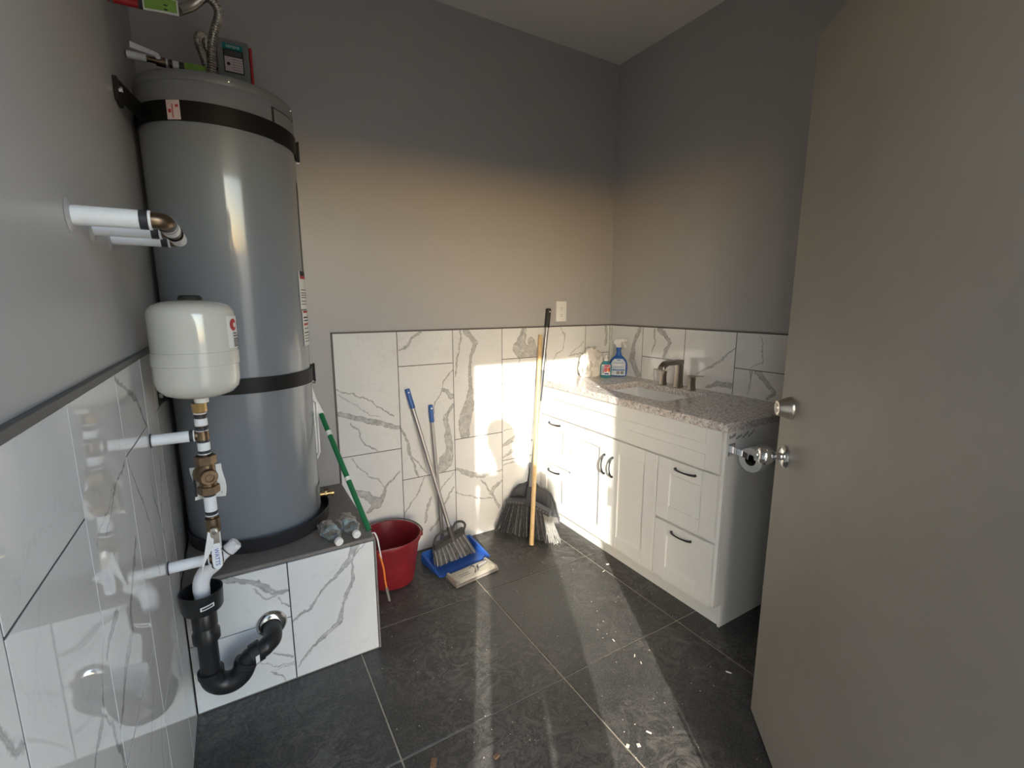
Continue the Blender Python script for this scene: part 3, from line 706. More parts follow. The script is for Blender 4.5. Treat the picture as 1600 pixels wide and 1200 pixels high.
obj('hang_tag', MB().grid(lambda u, v: Vector((RX-.012-.022*v+.016*u*sin(pi*min(1, v+.25)), RY-.034-.012*v, .726-.012*u-.100*v)), 3, 6, .0008), 'paper', bv, 60, label='white paper hang tag')
# branches to the left wall
def branch(z, name):
    b = obj(name, MB().cyl((L+.0003, RY, z), (RX-.028, RY, z), .0152, n=24), 'sleeve', riser)
    obj('black_band', MB().cyl((RX-.030, RY, z), (RX-.021, RY, z), .0158, n=24), 'black_band', b)
    obj('white_ring', MB().cyl((RX-.021, RY, z), (RX-.018, RY, z), .0162, n=24), 'sleeve', b)
    obj('pipe_core', MB().cyl((RX-.02, RY, z), (RX, RY, z), .013, n=20), 'brass', b)
    obj('wall_collar', MB().ring((L+.0005, RY, z), (L+.003, RY, z), .0155, .019, 24), 'black_band', b)
branch(.997, 'branch_pipe'); branch(.628, 'branch_pipe')
seg('lower_tee', .612, .645, .0165, 'brass')
obj('lower_cap', MB().cyl((RX, RY, .598), (RX, RY, .614), .015, n=20, bev=.003), 'brass', riser)

# relief drain tube into the funnel
FX, FY = -.150, 1.592
rt = thing('relief_tube', 'short white plastic drain tube bending down into the black funnel', 'pipe', (FX+.05, FY, .60))
path = smooth_path([(-.060, FY, .611), (-.083, FY, .592), (-.108, FY, .570), (-.134, FY, .549), (-.147, FY, .517), (-.148, FY, .476), (-.149, FY, .43)], 5)
obj('tube_body', MB().tube(path, [.0155]*7+[.0175]*3+[.0225]*14+[.0215]*7, 20), 'white_pvc', rt, 60)
e = Vector(path[0]); d = (Vector(path[0])-Vector(path[3])).normalized()
obj('socket', MB().cyl(e-d*.012, e+d*.016, .0200, n=24, bev=.002), 'white_pvc', rt)
obj('hex_end', MB().cyl(e+d*.014, e+d*.021, .0195, n=6, bev=.002), 'white_pvc', rt, 20)
obj('joint_line', MB().ring(e-d*.014, e-d*.012, .0150, .0200, 24), 'black_band', rt)

# P-trap in black ABS
trap = thing('drain_trap', 'black plastic funnel and P-trap running into the platform front', 'drain', (FX, FY, .07))
fz = .498
obj('funnel', MB().lathe([(.030, fz-.075), (.052, fz-.062), (.055, fz-.055), (.0575, fz), (.0535, fz), (.050, fz-.048), (.030, fz-.058), (.026, fz-.1)], 40, Matrix.Translation((FX, FY, 0))), 'abs', trap, 40)
st = obj('sticker', MB().grid(lambda u, v: Vector((FX+.0585*cos(radians(-92+36*u)), FY+.0585*sin(radians(-92+36*u)), fz-.040+.012*v+.004*u)), 5, 1, .0006), 'paper', trap, 60)
obj('print_line', MB().grid(lambda u, v: Vector((FX+.0593*cos(radians(-88+28*u)), FY+.0593*sin(radians(-88+28*u)), fz-.0365+.005*v+.004*u)), 5, 1, .0004), 'ink', st, 60)
obj('coupling', MB().lathe([(.028, fz-.125), (.034, fz-.122), (.034, fz-.078), (.030, fz-.072)], 32, Matrix.Translation((FX, FY, 0))), 'abs', trap, 40)
obj('collar', MB().lathe([(.026, fz-.172), (.0375, fz-.168), (.0375, fz-.142), (.034, fz-.136), (.030, fz-.122)], 32, Matrix.Translation((FX, FY, 0))), 'abs', trap, 40)
obj('down_pipe', MB().cyl((FX, FY, .21), (FX, FY, fz-.15), .0275, n=32), 'abs', trap)
UX = FX+.092
def ubend(a0, a1, r, k=16): return [(FX+.046+.046*cos(radians(a0+(a1-a0)*i/k)), FY, .206+.049*sin(radians(a0+(a1-a0)*i/k))) for i in range(k+1)]
obj('u_bend', MB().tube([(FX, FY, .221)]+ubend(180, 350, .049)+[(UX+.003, FY, .212)], .0335, 28), 'abs', trap, 50)
obj('hub_ring', MB().ring((FX, FY, .204), (FX, FY, .222), .026, .0365, 32), 'abs', trap)
obj('hub_ring', MB().cyl((UX+.000, FY, .200), (UX+.007, FY, .214), .0355, n=32, bev=.002), 'abs', trap)
fl = Vector((.030, PY, .250))
arm = smooth_path([(UX+.004, FY, .208), (UX+.018, FY, .222), (UX+.035, FY, .229), (UX+.058, FY+.001, .235), (fl.x-.022, FY+.004, .239), (fl.x-.004, FY+.020, .244), (fl.x, FY+.045, .249), (fl.x, PY-.0006, .250)], 6)
obj('trap_arm', MB().tube(arm, .0285, 28), 'abs', trap, 50)
s0 = Vector((UX+.022, FY, .224)); s1 = Vector((UX+.050, FY+.001, .234))
cp = obj('arm_coupling', MB().cyl(s0, s1, .0345, n=32, bev=.0015), 'abs', trap)
obj('sticker', MB().grid(lambda u, v: s0.lerp(s1, .35+.4*u)+Vector((0, -cos(radians(-35+50*v))*.0355, sin(radians(-35+50*v))*.0355)), 1, 5, .0006), 'paper', cp, 60)
obj('wall_flange', MB().lathe([(.029, .003), (.047, .0006), (.050, .003), (.047, .010), (.038, .018), (.029, .020)], 40, frame_to((fl.x, PY, fl.z), (0, -1, 0))), 'chrome', trap, 60, label='chrome flange')

# three capped stubs above the cream tank
man = thing('pipe_manifold', 'three white-sleeved pipe stubs joined by brass elbows, high on the left wall', 'pipe', (L+.06, 1.25, 1.505))
MX, MZ = -.088, 1.504
for i, y in enumerate((1.09, 1.235, 1.40)):
    s = obj('pipe_stub', MB().cyl((L-.004, y, MZ), (MX-.026, y, MZ), .0165, n=28), 'sleeve', man)
    obj('black_band', MB().cyl((MX-.036, y, MZ), (MX-.024, y, MZ), .0170, n=28), 'black_band', s)
    obj('white_ring', MB().cyl((MX-.023, y, MZ), (MX-.019, y, MZ), .0172, n=28), 'sleeve', s)
    obj('wall_patch', MB().lathe([(.017, 0), (.030, 0), (.026, .0025), (.017, .004)], 24, frame_to((L-WOFF+.0005, y, MZ), (1, 0, 0))), 'wall', s)
obj('elbow', MB().tube(arc_bend((MX-.022, 1.09, MZ), (MX, 1.09, MZ), (MX, 1.118, MZ), .016, 8), .0145, 22), 'brass', man, 60)
obj('tee', MB().cyl((MX, 1.21, MZ), (MX, 1.26, MZ), .0145, n=22).cyl((MX-.02, 1.235, MZ), (MX, 1.235, MZ), .0145, n=22), 'brass', man)
obj('elbow', MB().tube(arc_bend((MX, 1.372, MZ), (MX, 1.40, MZ), (MX-.022, 1.40, MZ), .016, 8), .0145, 22), 'brass', man, 60)
obj('cross_sleeve', MB().cyl((MX, 1.12, MZ), (MX, 1.208, MZ), .0165, n=28), 'sleeve', man)
obj('cross_sleeve', MB().cyl((MX, 1.262, MZ), (MX, 1.372, MZ), .0165, n=28), 'sleeve', man)
for y in (1.116, 1.140, 1.205, 1.264): obj('black_band', MB().cyl((MX, y-.002, MZ), (MX, y+.002, MZ), .0172, n=28), 'black_band', man)

# above the tank: red gas line with green tag, valve line, flexible conduits, switch box
rp = thing('red_pipe', 'red pipe with a green tag, above the water heater', 'pipe', (L+.04, 1.82, 2.185))
obj('pipe_body', MB().cyl((L-.004, 1.82, 2.192), (-.137, 1.82, 2.194), .011, n=20), 'red_pipe', rp)
obj('black_band', MB().cyl((-.146, 1.82, 2.194), (-.132, 1.82, 2.194), .0115, n=20), 'black_band', rp)
obj('chrome_fitting', MB().cyl((L+.0, 1.82, 2.196), (L+.008, 1.82, 2.196), .017, n=24), 'chrome', rp)
tg = obj('hang_tag', MB().grid(lambda u, v: Vector((-.135+.084*u, 1.805-.002*sin(u*3), 2.176+.006*u+.040*v)), 6, 2, .001), 'paper', rp, 60)
obj('tag_print', MB().grid(lambda u, v: Vector((-.131+.076*u, 1.8030-.002*sin(u*3), 2.181+.006*u+.032*v)), 6, 2, .0008), 'green_tag', tg, 60)
for z in (2.187, 2.198): obj('print_line', MB().box(-.086, -.077, 1.7985, 1.7995, z, z+.003), 'ink', tg, 0)
vl = thing('valve_line', 'pipe with a valve lever and green tag, just above the heater lid', 'pipe', (L+.1, 2.045, 2.14))
vz = 2.142
def vseg(name, x0, x1, r, mat): return obj(name, MB().cyl((x0, 2.045, vz-.02*(x0-L)), (x1, 2.045, vz-.02*(x1-L)), r, n=18), mat, vl)
vseg('pipe_core', L-.004, -.03, .009, 'brass'); vseg('white_sleeve', L, -.16, .012, 'sleeve'); vseg('valve_body', -.135, -.110, .0145, 'brass')
vseg('white_ring', -.108, -.104, .0135, 'sleeve'); vseg('black_band', -.100, -.092, .013, 'black_band'); vseg('white_sleeve', -.090, -.074, .0125, 'sleeve'); vseg('black_band', -.072, -.060, .013, 'black_band')
lv = obj('lever', MB().loft([[Vector((-.125, 2.028, vz+.004)), Vector((-.125, 2.032, vz+.004)), Vector((-.125, 2.032, vz+.016)), Vector((-.125, 2.028, vz+.016))], [Vector((-.198, 2.026, vz+.016)), Vector((-.198, 2.030, vz+.016)), Vector((-.198, 2.030, vz+.034)), Vector((-.198, 2.026, vz+.034))]]), 'sleeve', vl, 0)
obj('handle_nut', MB().cyl((-.128, 2.03, vz+.002), (-.128, 2.020, vz+.002), .008, n=6), 'paper', lv)
obj('hang_tag', MB().grid(lambda u, v: Vector((-.058+.062*u, 2.032, vz-.016+.024*v)), 3, 1, .001), 'green_tag', vl, 0)
def conduit(name, pts, r, label, pitch=.0075):
    p = smooth_path(pts, 40); ln = 0; dense = []; rs = []
    L_ = [0]
    for a, b in zip(p, p[1:]): L_.append(L_[-1]+(b-a).length)
    n = int(L_[-1]/(pitch/4)); j = 0
    for i in range(n+1):
        s = L_[-1]*i/n
        while j < len(L_)-2 and L_[j+1] < s: j += 1
        t = (s-L_[j])/max(L_[j+1]-L_[j], 1e-9); dense.append(p[j].lerp(p[j+1], min(t, 1))); rs.append(r*(1+.13*(1, .3, -1, .3)[i % 4]))
    return obj(name, MB().tube(dense, rs, 12), 'conduit', None, 60, label=label, cat='conduit')
conduit('flexible_conduit', [(-.055, 1.86, 2.222), (-.018, 1.92, 2.275), (.020, 1.95, 2.325), (.047, 1.95, 2.312), (.054, 1.95, 2.283), (.043, 1.95, 2.248), (.030, 1.96, 2.212), (.021, 1.98, 2.165), (.017, 2.0, 2.10), (.016, 2.01, 2.062)], .0125, 'long flexible metal conduit arching from the green tag down to the heater lid')
conduit('flexible_conduit', [(.022, 2.08, 2.064), (.012, 2.11, 2.15), (-.002, 2.13, 2.222), (-.013, 2.14, 2.268), (-.008, 2.15, 2.295), (.006, 2.175, 2.305), (.012, 2.225, 2.288), (.022, 2.272, 2.264), (.0425, 2.287, 2.258)], .0115, 'short looped grey conduit beside the grey switch box')
sb = thing('switch_box', 'grey electrical switch box with a red side handle, high on the back wall', 'switch box', (.093, B-.03, 2.15))
obj('box_body', MB().box(.046, .150, B-.055, B+WOFF+.001, 2.14, 2.355, .002), 'box', sb, 0)
obj('box_cover', MB().box(.044, .152, B-.060, B-.052, 2.136, 2.352, .0015), 'box', sb, 0)
fy = B-.0605
lb = obj('maker_label', MB().box(.064, .132, fy-.0006, fy+.0003, 2.235, 2.335), 'ink', sb, 0)
obj('teal_strip', MB().box(.064, .132, fy-.0010, fy, 2.318, 2.337), 'teal_ink', lb, 0)
obj('lettering', MB().text('SIEMENS', .0125, Matrix.Translation((.098, fy-.0012, 2.3275)) @ Matrix.Rotation(radians(90), 4, 'X'), depth=.0003), 'paper', lb, 0)
obj('label_sheet', MB().box(.068, .128, fy-.0010, fy, 2.240, 2.292), 'pink_paper', lb, 0)
obj('emblem', MB().cyl((.080, fy-.0016, 2.266), (.080, fy, 2.266), .006, n=16), 'ink', lb, 0)
mb = MB()
for k in range(5): mb.box(.092, .124, fy-.0014, fy, 2.247+.009*k, 2.249+.009*k)
for k in range(3): mb.box(.070, .126, fy-.0014, fy, 2.298+.006*k, 2.2995+.006*k)
obj('print_line', mb, 'box', lb, 0)
obj('red_handle', MB().box(.154, .164, B-.05, B-.02, 2.205, 2.345, .002), 'red', sb, 0)
obj('latch', MB().box(.148, .155, B-.058, B-.046, 2.15, 2.185, .001), 'ink', sb, 0)

# ================================================================== VANITY
VX, VF = 1.612, 1.594           # face frame plane, drawer-front plane
Y0, Y1 = 1.065, B-.002          # sides
CT0, CT1 = .868, .902
van = thing('vanity_cabinet', 'white shaker vanity cabinet with drawers and two doors along the right wall', 'cabinet', ((VX+R)/2, (Y0+Y1)/2, 0))
poly = [(VX+.0195, .108), (1.676, .108), (1.676, .0006), (R-.001, .0006), (R-.001, CT0-.0005), (VX+.0195, CT0-.0005)]
YZ = Matrix(((1, 0, 0, 0), (0, 0, -1, 0), (0, 1, 0, 0), (0, 0, 0, 1)))   # (x,y,z)->(x,-z,y)
obj('side_panel', MB().prism(poly, -(Y0+.016), -Y0, YZ), 'vanity', van, 0)
obj('side_panel', MB().prism(poly, -Y1, -(Y1-.016), YZ), 'vanity', van, 0)
m = MB(); m.box(VX, VX+.019, Y0, Y0+.035, .108, CT0-.0005, .0008).box(VX, VX+.019, Y1-.035, Y1, .108, CT0-.0005, .0008)
for z0, z1 in ((.108, .125), (.375, .415), (.675, .695), (CT0-.02, CT0-.001)): m.box(VX+.0005, VX+.019, Y0+.03, Y1-.03, z0, z1)
for y in (1.381, 2.012, 1.696): m.box(VX+.0006, VX+.019, y-.018, y+.018, .108, .69)
obj('face_frame', m, 'vanity', van, 0)
obj('inner_box', MB().box(VX+.020, R-.004, Y0+.017, Y1-.017, .112, .16).box(R-.012, R-.004, Y0+.017, Y1-.017, .112, .70), 'vanity', van, 0)
obj('toe_kick', MB().box(1.6705, 1.6755, Y0+.0005, Y1-.001, .001, .107).box(1.660, 1.670, Y0-.001, Y0+.010, .001, .1075, .001), 'vanity', van, 0)
def front(name, y0, y1, z0, z1, iy0, iy1, iz0, iz1, rec=.009):
    """frame-and-panel front: stiles, rails and a sunk panel"""
    m = MB(); x0, x1 = VF, VX-.0005
    m.box(x0, x1, y0, iy0, z0, z1, .001).box(x0, x1, iy1, y1, z0, z1, .001)
    m.box(x0, x1, iy0+.0005, iy1-.0005, z0, iz0, .001).box(x0, x1, iy0+.0005, iy1-.0005, iz1, z1, .001)
    f = obj(name, m, 'vanity', van, 0)
    obj('sunk_panel', MB().box(x0+rec, x1-.001, iy0-.004, iy1+.004, iz0-.004, iz1+.004), 'vanity', f, 0)
    return f
def pull(par, a, b, rise=.019, label=None):
    a, b = Vector(a), Vector(b); o = Vector((-1, 0, 0)); n = 14; pts = []; rs = []
    for i in range(n+1):
        t = i/n; pts.append(a.lerp(b, t)+o*(.004+rise*(sin(pi*t)**.6))); rs.append(.0034+.0016*abs(cos(pi*t))**4)
    mb = MB(); mb.tube(pts, rs, 10)
    for q in (a, b): mb.cyl(q, q+o*.007, .0062, .0052, n=14)
    return obj('handle', mb, 'black_iron', par, 50, label=label)
front('false_front', 1.075, 2.305, .692, .866, 1.143, 2.247, .755, .801, .008)
for (y0, y1, i0, i1, hy0, hy1) in ((1.077, 1.378, 1.147, 1.311, 1.182, 1.282), (2.018, 2.311, 2.083, 2.245, 2.114, 2.218)):
    for (z0, z1, j0, j1, hz) in ((.401, .683, .468, .617, .652), (.112, .389, .176, .324, .358)):
        d = front('drawer', y0, y1, z0, z1, i0, i1, j0, j1)
        pull(d, (VF, hy0, hz), (VF, hy1, hz), .016)
for (y0, y1, i0, i1, hy) in ((1.699, 2.010, 1.767, 1.940, 1.727), (1.385, 1.695, 1.457, 1.628, 1.668)):
    d = front('door', y0, y1, .112, .683, i0, i1, .176, .617)
    pull(d, (VF, hy, .487), (VF, hy, .588), .020)
# pen note on the side: four hand-written words
note = MB()
def pen(word, x, z, tilt, size):
    note.text(word, size, Matrix.Translation((x, Y0-.0004, z)) @ Matrix.Rotation(radians(-tilt), 4, 'Y') @ Matrix.Rotation(radians(90), 4, 'X'), 'LEFT', .0002, .25)
pen('Refill', 1.624, .838, 12, .021); pen('when', 1.668, .830, 17, .018); pen('empty', 1.712, .829, 28, .017); pen('Room!', 1.748, .826, 30, .017)
obj('pen_note', note, 'ink', van, 0)

# granite worktop with a rectangular opening
CX0, CY0 = 1.586, 1.050
SX0, SX1, SY0, SY1 = 1.705, 2.035, 1.468, 1.945
m = MB()
def rrect(x0, x1, y0, y1, r, n=5):
    out = []
    for cx, cy, a in ((x1-r, y1-r, 0), (x0+r, y1-r, 90), (x0+r, y0+r, 180), (x1-r, y0+r, 270)):
        for k in range(n+1): out.append((cx+r*cos(radians(a+90*k/n)), cy+r*sin(radians(a+90*k/n))))
    return out
def slab_with_hole(outer, inner, z0, z1, bev):
    b = bmesh.new()
    def loop(pts, z): return [b.verts.new((x, y, z)) for x, y in pts]
    def shrink(pts, d):
        c = Vector((sum(p[0] for p in pts)/len(pts), sum(p[1] for p in pts)/len(pts))); out = []
        for x, y in pts: out.append((x-d*(1 if x > c.x else -1), y-d*(1 if y > c.y else -1)))
        return out
    o_t = loop(shrink(outer, bev), z1); o_m = loop(outer, z1-bev); o_b = loop(outer, z0)
    i_t = loop(shrink(inner, -bev*.6), z1); i_m = loop(inner, z1-bev*.6); i_b = loop(inner, z0); n = len(outer)
    for A, C in ((o_t, o_m), (o_m, o_b), (i_t, i_m), (i_m, i_b), (o_t, i_t), (o_b, i_b)):
        for k in range(n): b.faces.new((A[k], A[(k+1) % n], C[(k+1) % n], C[k]))
    bmesh.ops.recalc_face_normals(b, faces=b.faces); return b
m._add(slab_with_hole(rrect(CX0, R-.0005, CY0, B-.001, .004), rrect(SX0, SX1, SY0, SY1, .02), CT0, CT1, .004))
obj('worktop', m, 'granite', None, 30, label='speckled grey-brown granite worktop on the white vanity', cat='worktop')
# sink bowl below the opening
def bowl(inset, z, r): return [(x, y, z) for x, y in rrect(SX0-.004+inset, SX1+.004-inset, SY0-.004+inset, SY1+.004-inset, r)]
def ring_sec(e, z, r): return [Vector((x, y, z)) for x, y in rrect(SX0-e, SX1+e, SY0-e, SY1+e, r)]
m = MB(); m.loft([ring_sec(.022, CT0-.002, .03), ring_sec(.022, CT0-.012, .03), ring_sec(.012, .80, .045), ring_sec(-.02, .735, .05), ring_sec(-.03, .728, .04), ring_sec(-.025, .7365, .04), ring_sec(-.008, .750, .04), ring_sec(.002, .80, .04), ring_sec(.004, CT0-.002, .026)], cap=False)
b = bmesh.new(); b.faces.new([b.verts.new(p) for p in ring_sec(-.0251, .7365, .04)]); m._add(b)
b = bmesh.new(); b.faces.new([b.verts.new(p) for p in ring_sec(-.030, .728, .04)][::-1]); m._add(b)
sink = obj('sink', m, 'porcelain', None, 50, label='white rectangular sink bowl sunk in the granite worktop', cat='sink')
obj('drain', MB().lathe([(0, .7366), (.021, .7366), (.024, .739), (.018, .7405), (0, .739)], 28, Matrix.Translation((1.87, 1.70, 0))), 'chrome', sink)

# widespread faucet
FXW = 2.078
fa = thing('faucet', 'brushed dark nickel faucet with flat spout and two lever handles behind the sink', 'faucet', (FXW, 1.695, CT1))
def square_post(mb, x, y, z0, z1, a, b_, flare=.0, n=None):
    secs = []
    z0 += .0006
    for t, k in ((0, 1+flare), (.12, 1+flare*.5), (.45, 1), (1, 1)):
        z = z0+(z1-z0)*t; secs.append([Vector((px, py, z)) for px, py in rrect(x-a*k, x+a*k, y-b_*k, y+b_*k, .004, 2)])
    mb.loft(secs); return mb
mb = square_post(MB(), FXW, 1.69, CT1, 1.050, .014, .0185, .22)
sp = obj('spout_post', mb, 'dark_nickel', fa, 30)
prof = [(.016, 1.030), (.016, 1.054), (-.085, 1.054), (-.118, 1.047), (-.143, 1.026), (-.146, 1.010), (-.135, 1.008), (-.122, 1.022), (-.100, 1.030), (-.02, 1.030)]
XZ = Matrix(((1, 0, 0, 0), (0, 0, -1, 0), (0, 1, 0, 0), (0, 0, 0, 1)))
obj('spout', MB().prism([(FXW+x, z) for x, z in prof], -(1.69+.0195), -(1.69-.0195), XZ, .0015), 'dark_nickel', fa, 20)
for y, s in ((1.796, 1), (1.602, -1)):
    hb = obj('handle_post', square_post(MB(), FXW, y, CT1, .970, .0135, .0145, .25), 'dark_nickel', fa, 30)
    ya, yb = sorted((y-s*.016, y+s*.072))
    obj('lever', MB().loft([[Vector((FXW-.013, y-s*.016, .970)), Vector((FXW+.013, y-s*.016, .970)), Vector((FXW+.013, y-s*.016, .979)), Vector((FXW-.013, y-s*.016, .979))], [Vector((FXW-.012, y+s*.02, .974)), Vector((FXW+.012, y+s*.02, .974)), Vector((FXW+.012, y+s*.02, .980)), Vector((FXW-.012, y+s*.02, .980))], [Vector((FXW-.010, y+s*.066, .981)), Vector((FXW+.010, y+s*.066, .981)), Vector((FXW+.010, y+s*.066, .984)), Vector((FXW-.010, y+s*.066, .984))]]), 'dark_nickel', hb, 20)

# spray bottle
SPX, SPY = 2.080, 2.160
def ellipse(cx, cy, a, b_, z, n=28, rot=0.0):
    c, s_ = cos(rot), sin(rot); out = []
    for k in range(n):
        x, y = a*cos(2*pi*k/n), b_*sin(2*pi*k/n); out.append(Vector((cx+x*c-y*s_, cy+x*s_+y*c, z)))
    return out
rot = radians(-42)
spray = thing('spray_bottle', 'blue spray bottle with a white trigger and pale label, in the worktop corner', 'spray bottle', (SPX, SPY, CT1))
prof = [(.044, .025, 0.0006), (.052, .029, .004), (.055, .031, .02), (.057, .032, .05), (.0565, .032, .075), (.050, .029, .100), (.036, .024, .118), (.021, .018, .132), (.0155, .0155, .148), (.0145, .0145, .165), (.017, .017, .176), (.015, .015, .182)]
obj('bottle', MB().loft([ellipse(SPX, SPY, a, b_, CT1+z, 28, rot) for a, b_, z in prof]), 'spray_blue', spray, 50)
SM = Matrix.Translation((SPX, SPY, CT1)) @ Matrix.Rotation(rot, 4, 'Z')
def lab_pt(u, v, o):  # label follows the front of the bottle
    z = .008+.104*v; x = (-.044+.088*u)*(1 if v < .72 else 1-.45*((v-.72)/.28)**1.6)
    a_, b_ = .057, .032
    if z > .075: k = (z-.075)/.03; a_ -= .008*k; b_ -= .004*k
    return SM @ Vector((x, -b_*sqrt(max(0, 1-(x/a_)**2))-o, z))
lb = obj('bottle_label', MB().grid(lambda u, v: lab_pt(u, v, .0008), 10, 8, .0004), 'label_blue', spray, 60)
def lline(col, u0, u1, v0, v1): return obj('print_line', MB().grid(lambda u, v: lab_pt(u0+(u1-u0)*u, v0+(v1-v0)*v, .0014), 6, 1, .0003), col, lb, 60)
lline('navy_cap', .33, .67, .90, .95); lline('paper', .08, .9, .62, .66)
for v0 in (.78, .73, .56, .51, .47, .42): lline('spray_blue', .12, .86, v0, v0+.010)
lline('spray_blue', .08, .95, .30, .36)
for u0 in (.38, .66): lline('box', u0, u0+.22, .08, .26)
hd = MB()
tp = [(-.018, .182), (-.016, .196), (-.034, .205), (-.030, .226), (-.012, .236), (.034, .238), (.052, .236), (.052, .222), (.040, .219), (.026, .218), (.018, .208), (.016, .182)]
RX90 = Matrix.Rotation(radians(90), 4, 'X')
hd.prism(tp, -.012, .012, SM @ Matrix.Rotation(radians(-30), 4, 'Z') @ RX90, .003)
sh = obj('spray_head', hd, 'white_plastic', spray, 25)
obj('trigger', MB().prism([(.022, .220), (.030, .219), (.040, .200), (.048, .184), (.043, .180), (.032, .196)], -.006, .006, SM @ Matrix.Rotation(radians(-30), 4, 'Z') @ RX90, .0015), 'white_plastic', sh, 25)
obj('nozzle', MB().cyl(SM @ Vector((.044, -.0252, .230)), SM @ Vector((.053, -.0304, .230)), .008, n=14), 'white_plastic', sh)

# hand-soap bottle
HX, HY = 1.976, 2.158
soap = thing('soap_bottle', 'small teal hand soap bottle with a pink label, beside the spray bottle', 'soap bottle', (HX, HY, CT1))
prof = [(.028, .019, .0006), (.0325, .022, .004), (.034, .024, .03), (.035, .024, .065), (.033, .022, .082), (.024, .018, .094), (.013, .013, .101), (.012, .012, .105)]
obj('bottle', MB().loft([ellipse(HX, HY, a, b_, CT1+z, 24, rot) for a, b_, z in prof]), 'soap', soap, 50)
HM = Matrix.Translation((HX, HY, CT1)) @ Matrix.Rotation(rot, 4, 'Z')
def soap_pt(u, v, o):
    z = .018+.064*v; x = -.026+.052*u; return HM @ Vector((x, -.0245*sqrt(max(0, 1-(x/.0352)**2))-o, z))
lb = obj('bottle_label', MB().grid(lambda u, v: soap_pt(u, v, .0006), 8, 5, .0004), 'paper', soap, 60)
def sp_(col, u0, u1, v0, v1): obj('print_patch', MB().grid(lambda u, v: soap_pt(u0+(u1-u0)*u, v0+(v1-v0)*v, .0013), 5, 1, .0003), col, lb, 60)
sp_('label_pink', .30, .95, .80, .97); sp_('label_pink', .22, .60, .30, .78); sp_('orange', .62, .78, .38, .70); sp_('red', .80, .97, .32, .72); sp_('teal_ink', .30, .9, .72, .76); sp_('bottle_blue', .05, .30, .1, .9); sp_('navy_cap', .35, .85, .06, .2)
obj('pump', MB().cyl((HX, HY, CT1+.104), (HX, HY, CT1+.117), .0135, n=18).cyl((HX, HY, CT1+.116), (HX, HY, CT1+.138), .005, n=12).prism([(-.010, -.008), (.030, -.004), (.030, .004), (-.010, .008)], CT1+.136, CT1+.146, Matrix.Translation((HX, HY, 0)) @ Matrix.Rotation(rot-1.6, 4, 'Z'), .002), 'sleeve', soap, 30)

# crumpled cloth
from mathutils import noise as mn
b = bmesh.new(); bmesh.ops.create_icosphere(b, subdivisions=5, radius=1)
for v in b.verts:
    d = v.co.normalized(); q = d*1.9+Vector((3.1, .7, 2.2))
    rdg = 1-abs(mn.noise(q))*2.6; rd2 = 1-abs(mn.noise(d*4.2+Vector((9, 4, 1))))*2.4
    k = .74+.30*rdg+.13*rd2
    if d.z > .1: k += .28*max(0, d.dot(Vector((-.22, -.1, .97)))-.78)/.22*.8
    v.co = Vector((1.940+d.x*k*.092, 2.246+max(-1.2, min(1, d.y*k))*.055, CT1+.064+d.z*k*.098))
    v.co.z = max(CT1+.001, v.co.z); v.co.y = min(v.co.y, B-.004)
cl = MB(); cl._add(b)
cloth = obj('crumpled_cloth', cl, 'cloth', None, 70, label='crumpled white cotton cloth heaped in the worktop corner', cat='cloth')
def flap(u, v):
    x = -.075+.085*u; z = .050+.095*v-.02*u
    return Vector((1.935+x+.030*v, 2.246-.052+.020*v+.008*sin(5*u+3*v), CT1+z+.008*sin(7*u)))
obj('folded_corner', MB().grid(flap, 14, 14, .002), 'cloth', cloth, 70)

# toilet roll holder and roll on the cabinet side
th = thing('roll_holder', 'chrome toilet roll holder fixed to the white cabinet side', 'toilet roll holder', (1.64, Y0, .79))
obj('mount_plate', MB().box(1.622, 1.662, Y0-.004, Y0-.0002, .765, .815, .001), 'chrome', th, 0)
ax = smooth_path([(1.640, Y0-.004, .792), (1.638, Y0-.024, .791), (1.644, Y0-.046, .787), (1.660, Y0-.057, .775), (1.682, Y0-.060, .764), (1.715, Y0-.060, .760)], 5)
sec = []
for i, p in enumerate(ax):
    d = (ax[min(i+1, len(ax)-1)]-ax[max(i-1, 0)]).normalized(); side = Vector((0, 0, 1)); nrm = d.cross(side).normalized()
    hh = .013-.003*i/len(ax)
    sec.append([p+side*hh+nrm*.0018, p+side*hh-nrm*.0018, p-side*hh-nrm*.0018, p-side*hh+nrm*.0018])
obj('arm', MB().loft(sec), 'chrome', th, 40)
obj('spindle', MB().cyl((1.705, Y0-.060, .759), (1.786, Y0-.060, .759), .0085, n=16), 'chrome', th)
roll = thing('toilet_roll', 'white toilet paper roll on the chrome holder beside the vanity', 'toilet roll', (1.73, Y0-.060, .71))
RM = frame_to((1.679, Y0-.060, .757), (1, 0, 0))
obj('paper_roll', MB().lathe([(.0225, .0005), (.047, 0), (.0485, .002), (.0485, .100), (.047, .102), (.0225, .1015)], 56, RM, close=True), 'toilet_paper', roll, 40)
obj('core_tube', MB().ring((1.680, Y0-.060, .757), (1.779, Y0-.060, .757), .0205, .0222, 32), 'cardboard', roll)

